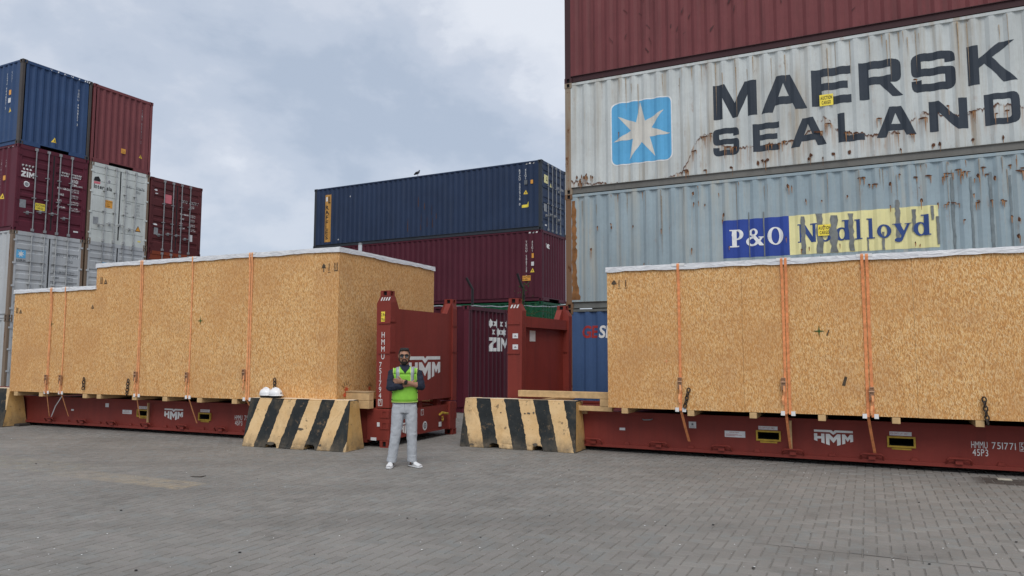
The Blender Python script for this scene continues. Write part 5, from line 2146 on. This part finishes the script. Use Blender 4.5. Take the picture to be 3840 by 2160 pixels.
# legs
HPL, KNL, ANL = Vector((-.088, 0, .90)), Vector((-.125, -.02, .50)), Vector((-.186, .02, .09))
HPR, KNR, ANR = Vector((.088, 0, .90)), Vector((.112, -.02, .50)), Vector((.124, .02, .09))
for hp, kn, an in ((HPL, KNL, ANL), (HPR, KNR, ANR)):
    b.tube([hp, hp.lerp(kn, .5), kn, kn.lerp(an, .35), an, an-Vector((0, 0, .06))], [.088, .074, .054, .056, .038, .04], 12, up=(0, 1, 0))
body = remesh(b.build('body', M['skin'], man), .0062, 2)

# head details
h = MB()
h.loft([(HX, HY+.045, 1.585, .058, .050), (HX, HY+.040, 1.63, .0765, .064), (HX, HY+.036, 1.69, .0805, .070), (HX, HY+.024, 1.722, .078, .076), (HX, HY+.010, 1.748, .064, .072), (HX, HY+.006, 1.764, .042, .050), (HX, HY+.006, 1.770, .012, .014)], 22)
for i in range(24):
    a = i/24*2*pi
    h.ball((HX+.048*cos(a), HY+.010+.056*sin(a), 1.742+rng.random()*.012), (.022, .024, .016), 7, 5)
for i in range(9):
    h.ball((HX-.054+i*.0135, HY-.056-.014*cos((i-4)/4*1.2), 1.732+.006*rng.random()), (.013, .016, .014), 7, 5)
for sx in (-1, 1):
    h.tube([(HX+sx*.073, HY-.010, 1.71), (HX+sx*.0765, HY-.012, 1.66), (HX+sx*.073, HY-.014, 1.61)], [.012, .011, .008], 7, up=(0, 1, 0))
remesh(h.build('hair', M['hair'], man), .006, 2)
bd = MB()
bd.loft([(HX, HY-.030, 1.514, .026, .030), (HX, HY-.029, 1.524, .046, .052), (HX, HY-.024, 1.540, .056, .064), (HX, HY-.018, 1.558, .065, .0735), (HX, HY-.004, 1.585, .0725, .064), (HX, HY+.004, 1.612, .0755, .050)], 20)
for sx in (-1, 1):
    bd.tube([(HX+sx*.069, HY-.03, 1.57), (HX+sx*.074, HY-.026, 1.61), (HX+sx*.075, HY-.022, 1.64)], [.014, .011, .008], 7, up=(0, 1, 0))
    bd.tube([(HX, HY-.103, 1.597), (HX+sx*.022, HY-.098, 1.592), (HX+sx*.036, HY-.084, 1.570)], [.007, .009, .010], 7, up=(0, 1, 0))
remesh(bd.build('beard', M['beard'], man), .005, 1)
lp = MB()
lp.tube([(HX-.024, HY-.098, 1.580), (HX, HY-.105, 1.583), (HX+.024, HY-.098, 1.580)], [.004, .007, .004], 8, up=(0, 1, 0))
lp.build('mouth', M['lips'], man, smooth=True)
sg = MB()
for sx in (-1, 1):
    mp_ = lambda u, v, n: (HX+u, HY-.094-n+.35*max(0, abs(u)-.05), v)
    sg.prism(ellipse(sx*.034, 1.648, .031, .028, 18), mp_, -.004, .006)
    sg.tube([(HX+sx*.060, HY-.088, 1.658), (HX+sx*.078, HY-.06, 1.657), (HX+sx*.082, .012, 1.655)], .0035, 6)
sg.tube([(HX-.012, HY-.100, 1.660), (HX, HY-.103, 1.664), (HX+.012, HY-.100, 1.660)], .003, 6)
sg.build('sunglasses', M['glasses'], man)

# shirt: trunk, collar, sleeves rolled to the forearm
s = MB()
s.loft([(0, 0, .955, .176, .122), (0, 0, 1.06, .172, .118), (0, 0, 1.2, .182, .123), (0, .005, 1.33, .194, .127), (0, .01, 1.415, .182, .112), (-.005, .012, 1.462, .118, .090), (-.012, .010, 1.495, .072, .070), (-.014, .008, 1.515, .068, .068)], 24)
for sh_, el, wr, e in ((SHL, ELL, WRL, .66), (SHR, ELR, WRR, .27)):
    s.ball((sh_.x*.96, sh_.y, sh_.z-.014), .064, 14, 9)
    s.tube([sh_+Vector((0, 0, .012)), sh_.lerp(el, .3), sh_.lerp(el, .7), el], [.070, .068, .062, .060], 14, up=(0, 1, .2))
    s.ball(tuple(el), .060, 12, 8)
    s.tube([el, el.lerp(wr, e*.5), el.lerp(wr, e)], [.060, .060, .052], 14)
    for q in (.45, .75, .95):
        c = sh_.lerp(el, q)
        s.ball((c.x+(rng.random()-.5)*.03, c.y-.03, c.z), (.052, .045, .016), 9, 6)
rumple(remesh(s.build('shirt', M['navy_cloth'], man), .0085, 2), .022, .055, 1)

# trousers
tr = MB()
tr.loft([(0, 0, .80, .165, .120), (0, 0, .86, .182, .128), (0, 0, .93, .182, .128), (0, 0, .968, .178, .125)], 24)
for hp, kn, an, sx in ((HPL, KNL, ANL, -1), (HPR, KNR, ANR, 1)):
    an2 = an+Vector((0, 0, -.014))
    tr.tube([hp+Vector((0, 0, .0)), hp.lerp(kn, .35), hp.lerp(kn, .7), kn, kn.lerp(an2, .4), kn.lerp(an2, .8), an2],
            [(.098, .112), (.098, .105), (.088, .090), (.080, .080), (.076, .076), (.074, .074), (.076, .078)], 16, up=(1, 0, 0))
    for q, ww in ((.06, .05), (.92, .055), (1.04, .05), (1.80, .05)):     # creases at hip, knee and stacked hem
        c = hp.lerp(kn, q) if q < 1 else kn.lerp(an2, q-1)
        tr.ball((c.x+.02*sx*(rng.random()-.3), c.y-.040, c.z), (ww+.012, .042, .012), 9, 6)
tr.tube([(-.155, -.075, .93), (-.175, -.05, .86)], .012, 6)
tr.tube([(.155, -.075, .93), (.175, -.05, .86)], .012, 6)
rumple(remesh(tr.build('trousers', M['trouser'], man), .0085, 2), .012, .06, 2)
sm = MB()
sm.tube([(0, -.1275, .948), (0, -.1320, .90), (0, -.128, .845)], .0028, 5)
for sx in (-1, 1):
    sm.tube([(sx*.150, -.072, .945), (sx*.168, -.056, .90), (sx*.180, -.030, .865)], .0035, 5)
sm.build('seam', plain('grey_seam', (.16, .17, .185), .9, .1), man)
bl = MB()
bl.loft([(0, 0, .948, .1815, .1275), (0, 0, .950, .184, .130), (0, 0, .982, .184, .130), (0, 0, .984, .181, .127)], 28)
bo = bl.build('belt', M['belt'], man, smooth=True)
MB().box(-.022, .022, -.138, -.128, .950, .980).build('buckle', M['buckle'], bo)


def shell(rows, a0, a1, n, th=.005):
    """cloth panel wrapped round the trunk: rows of (z, rx, ry, cy, width factor) between two angles"""
    mb = MB()
    vs, fs = [], []
    for (z, rx, ry, cy, w0, w1) in rows:
        for j in range(n+1):
            a = a0+(a1-a0)*(w0+(w1-w0)*j/n)
            for t_ in (0, th):
                vs.append(((rx+t_)*sin(a), cy-(ry+t_)*cos(a), z))
    R_ = len(rows)
    N2 = 2*(n+1)
    for i in range(R_-1):
        for j in range(n):
            o = i*N2+2*j
            fs.append((o+1, o+3, o+3+N2, o+1+N2))
            fs.append((o, o+N2, o+2+N2, o+2))
    for i in range(R_-1):
        for j in (0, n):
            o = i*N2+2*j
            fs.append((o, o+1, o+1+N2, o+N2) if j == 0 else (o, o+N2, o+N2+1, o+1))
    for i in (0, R_-1):
        for j in range(n):
            o = i*N2+2*j
            fs.append((o, o+2, o+3, o+1) if i == 0 else (o, o+1, o+3, o+2))
    return mb.add(vs, fs)


vr = [(.960, .196, .140, 0, 0, 1), (1.02, .192, .136, 0, 0, 1), (1.12, .190, .132, 0, 0, 1), (1.20, .194, .134, 0, .02, .98), (1.28, .200, .136, .003, .10, .90), (1.34, .204, .138, .005, .13, .87),
      (1.385, .204, .138, .006, .13, .87)]
vest = shell(vr, -1.32, 1.32, 26).build('vest', M['lime'], man, smooth=True)
shell(vr, pi-1.32, pi+1.32, 26).build('vest_back', M['lime'], man, smooth=True)


def over(x, t, lift=0.0):
    """a point of the shoulder strap: t runs from the chest (0) over the shoulder to the back (1)"""
    yf = -.138*sqrt(max(.05, 1-(x/.204)**2))-.004
    zt = 1.484-.025*max(0, (x-.07)/.11)
    c = cos(pi*t)
    return (yf*c if c > 0 else .128*-c*sqrt(max(.08, 1-(x/.21)**2)))-lift*c, 1.380+(zt-1.380)*sin(pi*t)**.8+lift*sin(pi*t)


for sx in (-1, 1):
    mb = MB()
    vs, fs = [], []
    xs_ = [.064+.023*i for i in range(6)]
    ts = [i/12 for i in range(13)]
    for t_ in ts:
        for i, x in enumerate(xs_):
            x += (1-i/5)*(-.064)*max(0, 1-t_/.24)      # scooped neckline
            y, z = over(x, t_)
            vs.append((sx*x, y, z))
    for i in range(len(ts)-1):
        for j in range(5):
            o = 6*i+j
            fs.append((o, o+1, o+7, o+6) if sx > 0 else (o+1, o, o+6, o+7))
    mb.add(vs, fs)
    st_ = mb.build('shoulder_strap', M['lime'], vest, smooth=True)
    so = st_.modifiers.new('thick', 'SOLIDIFY')
    so.thickness = .005
    band_ = MB()
    vs, fs = [], []
    rows = [(z, rx, ry, cy) for (z, rx, ry, cy, w0, w1) in vr[3:6]]
    nr = 0
    for (z, rx, ry, cy) in rows:
        for xo in (.086, .112, .138):
            vs.append((sx*xo*.96, cy-(ry+.006)*sqrt(max(.05, 1-(xo*.96/rx)**2))-.004, z))
        nr += 1
    for t_ in (.02, .12, .25, .38, .5, .65, .8):
        for xo in (.088, .113, .138):
            y, z = over(xo, t_, .007)
            vs.append((sx*xo, y, z))
        nr += 1
    for i in range(nr-1):
        for j in range(2):
            o = 3*i+j
            fs.append((o, o+1, o+4, o+3) if sx > 0 else (o+1, o, o+3, o+4))
    band_.add(vs, fs)
    bo = band_.build('reflective_band', M['reflect'], vest, smooth=True)
    so = bo.modifiers.new('thick', 'SOLIDIFY')
    so.thickness = .003
    for xo, zz in ((.082, 0), (.176, 1)):
        pp = []
        if zz == 0:
            for (z, rx, ry, cy) in rows:
                pp.append((sx*xo, cy-(ry+.008)*sqrt(1-(xo/rx)**2)-.003, z))
        else:
            for (z, rx, ry, cy, w0, w1) in vr:
                a = sx*1.32*(1-2*w0)
                pp.append(((rx+.004)*sin(a), cy-(ry+.004)*cos(a), z))
        for t_ in (.06, .16, .28, .40, .5, .62, .75):
            y, z = over(xo, t_, .004)
            pp.append((sx*xo, y, z))
        MB().tube(pp, .0055, 6).build('piping', M['lime_edge'], vest, smooth=True)
pp = []
for j in range(25):
    a = -1.32+2.64*j/24
    pp.append((.199*sin(a), -.143*cos(a), .962))
MB().tube(pp, .0055, 6).build('piping', M['lime_edge'], vest, smooth=True)
MB().tube([(p[0]*1.0, p[1], .954) for p in pp], .0045, 6).build('hem', M['belt'], vest, smooth=True)
for sx in (-1, 1):       # side tapes
    for z in (1.0, 1.10):
        pts = [(.200*sin(sx*a), -.142*cos(sx*a), z) for a in (1.2, 1.4, 1.57, 1.75, 1.95)]
        MB().tube(pts, .008, 6).build('side_tape', M['belt'], vest)
# crew collar of the shirt, watch
wp = WRR.lerp(ELR, .14)
dx = (ELR-WRR).normalized()
wm = MB()
wm.tube([wp-dx*.014, wp+dx*.014], .0375, 16)
wo = wm.build('watch', M['belt'], man)
wf = MB()
wf.box(wp.x-.019, wp.x+.019, wp.y-.050, wp.y-.034, wp.z-.020, wp.z+.024)
wf.build('watch_face', M['glasses'], wo, bevel=.004)


def shoe(cx, cy, ang):
    c, s_ = cos(ang), sin(ang)
    mb = MB()
    # along the foot: t, half width, sole-to-top height
    prof = [(-.075, .030, .075), (-.06, .036, .098), (-.02, .039, .100), (.03, .040, .090), (.08, .045, .072), (.13, .049, .058), (.17, .044, .048), (.195, .028, .038)]
    vs, fs = [], []
    n = 12
    for (t_, w, hh) in prof:
        for j in range(n):
            a = 2*pi*j/n
            lx = w*cos(a)
            z = max(.018, .018+(hh-.018)*(.5+.5*sin(a))) if sin(a) > -.5 else .018
            vs.append((cx+lx*c+t_*s_, cy+lx*s_-t_*c, z))
    for i in range(len(prof)-1):
        for j in range(n):
            k = (j+1) % n
            fs.append((i*n+j, i*n+k, (i+1)*n+k, (i+1)*n+j))
    fs.append(tuple(range(n)))
    fs.append(tuple((len(prof)-1)*n+j for j in range(n))[::-1])
    mb.add(vs, fs)
    o = mb.build('shoe', M['shoe'], man, smooth=True)
    sm = MB()
    ol = [(w*1.06, t_*1.03) for t_, w, hh in prof]+[(-w*1.06, t_*1.03) for t_, w, hh in prof[::-1]]
    sm.prism(ol, lambda u, v, n_: (cx+u*c+v*s_, cy+u*s_-v*c, n_), .001, .022)
    sm.build('sole', M['shoe'], o)
    ol2 = MB().prism(ol, lambda u, v, n_: (cx+u*1.01*c+v*1.01*s_, cy+u*1.01*s_-v*1.01*c, n_), .0, .007)
    ol2.build('outsole', M['shoe_dark'], o)
    for sg_ in (-1, 1):
        st = MB()
        pts = []
        for t_, z in ((-.05, .030), (.0, .040), (.05, .052), (.075, .066)):
            w = .043+.001*t_
            lx = sg_*(w*(1.0-.25*(z-.03)/.05))
            pts.append((cx+lx*c+t_*s_, cy+lx*s_-t_*c, z))
        st.tube(pts, [.004, .008, .009, .004], 6)
        st.build('stripe', M['shoe_dark'], o)
    la = MB()
    for t_ in (.02, .045, .07, .095):
        hh = .098-.34*(t_)+.002
        la.tube([(cx-.022*c+t_*s_, cy-.022*s_-t_*c, hh-.006), (cx+t_*s_, cy-t_*c, hh+.002), (cx+.022*c+t_*s_, cy+.022*s_-t_*c, hh-.006)], .0035, 5)
    la.build('laces', M['shoe'], o)
    return o


shoe(ANL.x-.008, .015, -.14)
shoe(ANR.x+.012, .015, .62)

# ================================================================== fence, pole, bird, plant
M['black_steel'] = plain('black_fence_steel', (.012, .012, .013), .6, .2)
M['wire'] = plain('galvanised_wire', (.42, .44, .46), .4, .15, 20, 0, .6)
fy = 23.5
fence = thing('fence', 'black steel yard fence with bent post tops and wires behind the ZIM container', 'fence', (0, fy, 0))
fx = (-3.0, -1.27, .37, 2.0)
for i, x in enumerate(fx):
    mb = MB()
    mb.tube([(x, 0, 0), (x, 0, 3.66), (x-.07, 0, 3.78), (x-.20, -.04, 4.02 if i != 2 else 4.16)], .040, 8, up=(0, 1, 0))
    mb.tube([(x-.10, -.045, 3.86), (x-.10, .045, 3.86)], .02, 6)
    mb.build('post', M['black_steel'], fence)
for z in (3.10, 2.5, 1.9, 1.3, .7):
    mb = MB()
    pts = []
    for i in range(31):
        x = fx[0]+(fx[-1]-fx[0])*i/30
        pts.append((x, -.045, z+.012*sin(i*1.9)+.01*sin(i*.7)))
    mb.tube(pts, .016 if z > 3 else .008, 6)
    mb.build('wire', M['wire'], fence)

pole = thing('lamp_post', 'slim grey pole top showing just above the left crate', 'pole', (-5.64, 27.0, 0))
mb = MB()
mb.tube([(0, 0, 0), (0, 0, 3), (0, 0, 5.62)], [.10, .085, .070], 12, up=(0, 1, 0))
mb.build('mast', plain('pale_grey_mast', (.40, .42, .44), .5, .1), pole, smooth=True)
mb = MB()
mb.box(-.22, .22, -.22, .22, 0, .03)
mb.build('base_plate', M['steel_grey'], pole)
MB().loft([(0, 0, 5.62, .078, .078), (0, 0, 5.66, .078, .078), (0, 0, 5.68, .03, .03)], 12).build('cap', M['steel_grey'], pole)

M['bird'] = plain('grey_feathers', (.10, .10, .11), .8, .3, 30)
bp = MSO + MSX*(CL-6.2) + Vector((sin(MSA), cos(MSA), 0))*.10
brd = thing('bird', 'small grey bird perched on the roof edge of the navy container', 'bird', (bp.x, bp.y, zt0+2*2.896), -MSA)
mb = MB()
mb.tube([(-.20, 0, .10), (-.12, 0, .12), (-.04, 0, .16), (.04, 0, .19), (.075, 0, .235), (.085, 0, .27), (.085, 0, .29)], [(.006, .03), (.03, .03), (.06, .06), (.055, .055), (.032, .032), (.032, .032), (.012, .012)], 12, up=(0, 0, 1))
mb.tube([(.10, 0, .272), (.135, 0, .264)], [.010, .003], 6)
mb.build('body', M['bird'], brd, smooth=True)
for sx in (-1, 1):
    w = MB()
    w.tube([(.05, sx*.045, .19), (-.06, sx*.058, .165), (-.19, sx*.03, .115)], [(.035, .012), (.045, .012), (.008, .006)], 8, up=(0, 0, 1))
    w.build('wing', M['shoe_dark'], brd, smooth=True)
    l_ = MB()
    l_.tube([(0, sx*.025, .12), (.005, sx*.025, 0.006)], .006, 6)
    l_.tube([(-.02, sx*.025, .006), (.045, sx*.025, .006)], .005, 6)
    l_.build('leg', M['rust'], brd)

M['leaf'] = plain('green_leaf', (.030, .085, .018), .7, .4, 9)
vine = thing('climbing_plant', 'leafy green creeper climbing the fence post beside the green container', 'plant', (.37, fy-.07, 0))
mb = MB()
pts = [(0.03*sin(i*.9), -.012+.02*cos(i*.7), .0+3.85*i/22) for i in range(23)]
mb.tube(pts, [.018]*23, 6, up=(0, 1, 0))
mb.tube([(0, 0, 2.9), (.25, .0, 2.85), (.55, -.02, 2.95), (.85, .0, 2.9)], .010, 5)
mb.build('stem', plain('green_stem', (.05, .06, .02), .8, .3), vine)
lf = MB()
for i in range(150):
    if i < 95:
        t_ = rng.random()
        p = Vector((rng.gauss(0, .12), rng.gauss(-.02, .07), 2.2+1.65*t_))
    else:
        p = Vector((rng.random()*1.0, rng.gauss(-.02, .08), rng.gauss(2.88, .14)))
    d = Vector((rng.gauss(0, 1), rng.gauss(-.5, .8), rng.gauss(-.2, .8))).normalized()
    n = Vector((rng.gauss(0, 1), rng.gauss(0, 1), rng.gauss(0, 1)))
    w = d.cross(n).normalized()
    L1 = .05+.05*rng.random()
    up_ = w.cross(d)*.012
    lf.add([p, p+d*L1*.5+w*L1*.32+up_, p+d*L1, p+d*L1*.5-w*L1*.32+up_, p+d*L1*.5-up_*.5], [(0, 4, 1), (1, 4, 2), (2, 4, 3), (3, 4, 0)])
lfo = lf.build('foliage', M['leaf'], vine)
lfo['kind'] = 'stuff'

# ================================================================== ground: block paving
GA = .4512
gc, gs = cos(GA), sin(GA)


def ground_mat(name, attr):
    t = NT(name)
    pos = t.n('ShaderNodeNewGeometry').outputs['Position']
    rot = t.n('ShaderNodeMapping', vector_type='POINT')
    rot.inputs['Rotation'].default_value = (0, 0, GA)
    t.l(pos, rot.inputs['Vector'])
    sep = t.n('ShaderNodeSeparateXYZ')
    t.l(rot.outputs[0], sep.inputs[0])
    p, q = sep.outputs['X'], sep.outputs['Y']
    big = t.noise(rot.outputs[0], .55, 5, .6)
    mid = t.noise(rot.outputs[0], 2.6, 5, .6)
    fin = t.noise(rot.outputs[0], 70, 3, .6)
    if attr:
        at = t.n('ShaderNodeAttribute')
        at.attribute_name = 'tone'
        tone = at.outputs['Fac']
    else:
        tone = .5
    base = t.mix(tone, (.222, .208, .188), (.282, .266, .242))
    base = t.mix(t.ramp(big, .38, .62, .0, .5), base, (.150, .139, .124))
    base = t.mix(t.ramp(mid, .50, .75, 0, .30), base, (.290, .272, .246))
    base = t.mix(t.ramp(fin, .3, .7, 0, .35), base, (.165, .155, .140))
    hue = t.noise(rot.outputs[0], 4.2, 2, .5)
    base = t.mix(t.ramp(hue, .52, .66, 0, .35), base, (.215, .232, .228))
    base = t.mix(t.ramp(hue, .46, .34, 0, .35), base, (.262, .238, .222))
    # long tyre-darkened lanes
    lane = t.noise(t.coord((.12, 1.3, 1), (0, 0, 0), True, (0, 0, GA)), 1.0, 3, .5)
    base = t.mix(t.ramp(lane, .52, .68, 0, .32), base, (.145, .134, .120))

    spots = t.noise(rot.outputs[0], 1.15, 6, .68)
    base = t.mix(t.ramp(spots, .57, .70, 0, .5), base, (.115, .107, .097))

    def boxmask(p0, p1, q0, q1, soft):
        a = t.math('MULTIPLY', t.ramp(p, p0, p0+soft), t.ramp(p, p1, p1-soft))
        b_ = t.math('MULTIPLY', t.ramp(q, q0, q0+.06), t.ramp(q, q1, q1-.06))
        return t.math('MULTIPLY', a, b_)
    wear = t.noise(rot.outputs[0], 6.5, 6, .7)
    ym = t.math('MULTIPLY', boxmask(-9.9, -7.42, 6.22, 6.74, .05), t.ramp(p, -9.9, -7.9, .25, 1))
    base = t.mix(t.math('MULTIPLY', ym, t.ramp(wear, .38, .60, .05, .48)), base, (.45, .35, .22))
    ym2 = t.math('MULTIPLY', boxmask(-13, -9.6, 6.3, 7.1, .6), t.ramp(wear, .45, .7, 0, .35))
    base = t.mix(ym2, base, (.36, .32, .20))
    wm_ = t.math('MULTIPLY', boxmask(1.02, 2.2, 7.36, 7.50, .12), t.ramp(wear, .35, .5, .3, .95))
    base = t.mix(wm_, base, (.62, .60, .56))
    wob = t.math('ADD', q, t.math('MULTIPLY', mid, .35))
    sa = t.math('MULTIPLY', t.ramp(p, 1.08, 1.28), t.math('MULTIPLY', t.ramp(wob, 11.08, 11.16), t.ramp(wob, 11.74, 11.62)))
    base = t.mix(t.math('MULTIPLY', sa, .85), base, (.050, .038, .030))
    cr = t.math('MULTIPLY', t.math('MULTIPLY', t.ramp(p, -1.1, -.6), t.ramp(p, 1.4, .6)), t.math('MULTIPLY', t.ramp(q, 6.685, 6.695), t.ramp(q, 6.725, 6.712)))
    base = t.mix(t.math('MULTIPLY', cr, t.ramp(mid, .35, .55, .35, 1)), base, (.045, .042, .038))
    t.bump(fin, .25, .004)
    return t.done(base, t.ramp(big, .3, .7, .62, .8), 0, .35)


M['joint'] = plain('joint_sand', (.185, .172, .154), .95, .3, 40)
M['paver'] = ground_mat('concrete_block_paver', True)

gnd = MB().add([(-220, -60, 0), (220, -60, 0), (220, 380, 0), (-220, 380, 0)], [(0, 1, 2, 3)])
ground = gnd.build('ground', ground_mat('yard_ground', False), None)
ground.location = (0, 0, -.014)
tag(ground, kind='structure')

pav = bpy.data.objects.new('pavement', None)
COL.objects.link(pav)
pav.rotation_euler = (0, 0, -GA)
tag(pav, kind='structure')
jt = MB().add([(-22, -4, 0), (16, -4, 0), (16, 26, 0), (-22, 26, 0)], [(0, 1, 2, 3)])
jo = jt.build('joint_bed', M['joint'], pav, loc=(0, 0, -.006))
jo['kind'] = 'structure'

cells = []
wd_ = .105
J = .0030
for ix in range(-260, 220):
    for iy in range(-20, 260):
        c = (ix-iy) % 4
        if c == 0:
            x0, x1, y0, y1 = ix, ix+2, iy, iy+1
        elif c == 3:
            x0, x1, y0, y1 = ix, ix+1, iy, iy+2
        else:
            continue
        cx, cy = (x0+x1)/2*wd_, (y0+y1)/2*wd_
        X_, Y_ = cx*gc+cy*gs, -cx*gs+cy*gc
        if Y_ < 4.0 or Y_ > 21 or abs(X_) > .80*Y_+1.2:
            continue
        cells.append((X_, Y_, x0*wd_+J, x1*wd_-J, y0*wd_+J, y1*wd_-J))


def in_view(X_, Y_):
    z = Y_*cos(.088)-1.62*sin(.088)
    return Y_ > 5.62 and abs(X_) < .685*z


cells.sort(key=lambda c: (0 if in_view(c[0], c[1]) else 1, c[1]))


def paver_geo(x0, x1, y0, y1, dz):
    e = .006
    return ([(x0+e, y0+e, dz[0]), (x1-e, y0+e, dz[1]), (x1-e, y1-e, dz[2]), (x0+e, y1-e, dz[3]),
             (x0, y0, -.009), (x1, y0, -.009), (x1, y1, -.009), (x0, y1, -.009)],
            [(0, 1, 2, 3), (4, 5, 1, 0), (5, 6, 2, 1), (6, 7, 3, 2), (7, 4, 0, 3)])


def jit():
    b_ = (rng.random()-.5)*.003
    return [b_+(rng.random()-.5)*.0022 for _ in range(4)]


variants = {}
for hv in (0, 1):
    w2, h2 = (wd_-J, wd_/2-J) if hv == 0 else (wd_/2-J, wd_-J)
    for k in range(10):
        mb = MB()
        v_, f_ = paver_geo(-w2, w2, -h2, h2, jit())
        mb.add(v_, f_)
        me = bpy.data.meshes.new('paver')
        me.from_pydata(mb.v, [], mb.f)
        me.materials.append(M['paver'])
        at = me.attributes.new('tone', 'FLOAT', 'FACE')
        at.data.foreach_set('value', [rng.random()]*5)
        variants[(hv, k)] = me
for (X_, Y_, x0, x1, y0, y1) in cells[:300]:
    hv = 0 if (x1-x0) > (y1-y0) else 1
    o = bpy.data.objects.new('paver', variants[(hv, rng.randrange(10))])
    COL.objects.link(o)
    o.parent = pav
    o.location = ((x0+x1)/2, (y0+y1)/2, 0)
allv, allf, tn_ = [], [], []
for (X_, Y_, x0, x1, y0, y1) in cells[300:]:
    v_, f_ = paver_geo(x0, x1, y0, y1, jit())
    k = len(allv)
    allv += v_
    allf += [tuple(i+k for i in f) for f in f_]
    tn_ += [rng.random()]*5
me = bpy.data.meshes.new('paver_field')
me.from_pydata(allv, [], allf)
me.materials.append(M['paver'])
at = me.attributes.new('tone', 'FLOAT', 'FACE')
at.data.foreach_set('value', tn_)
o = link('paver_field', me, pav)
o['kind'] = 'stuff'

# loose stones and specks of grit on the paving
for nm, mt, cnt, sz in (('dark_pebbles', plain('dark_stone', (.03, .028, .027), .8, .3), 34, .007), ('pale_grit', plain('white_grit', (.70, .70, .68), .6, .1), 170, .004)):
    mb = MB()
    for i in range(cnt):
        Y_ = 5.6+9*rng.random()**1.6
        X_ = (rng.random()-.5)*1.36*Y_
        s_ = sz*(.6+.9*rng.random())
        a = rng.random()*6
        mb.ball((X_, Y_, .002+s_*.45), (s_*(1+.6*rng.random()), s_, s_*.55), 6, 4)
    o = mb.build(nm, mt)
    o['kind'] = 'stuff'
    o['label'] = 'dark pebbles scattered over the paving' if cnt == 34 else 'tiny white grit scattered over the paving'

tw = MB()
tw.tube([(-.16, .03, .012), (-.05, -.01, .008), (.06, -.02, .008), (.13, .0, .014), (.16, .05, .02)], [.004, .008, .009, .008, .005], 6)
tw.tube([(.12, .0, .012), (.14, -.03, .03)], [.006, .003], 5)
o = tw.build('twig', plain('dry_twig', (.03, .022, .016), .9, .3))
o.location = (-4.1, 9.74, 0)
o.scale = (.62, .62, .7)
tag(o, 'short dark twig lying on the paving near the faded yellow patch', 'twig')
st = MB()
st.box(-.08, .08, -.05, .05, .001, .022)
o = st.build('loose_paver', plain('pale_broken_block', (.40, .36, .29), .9, .2), None, bevel=.006)
o.location = (6.30, 9.56, 0)
o.rotation_euler = (0, 0, -.4)
tag(o, 'pale broken paving block lying beside the dark stain at the right edge', 'stone')
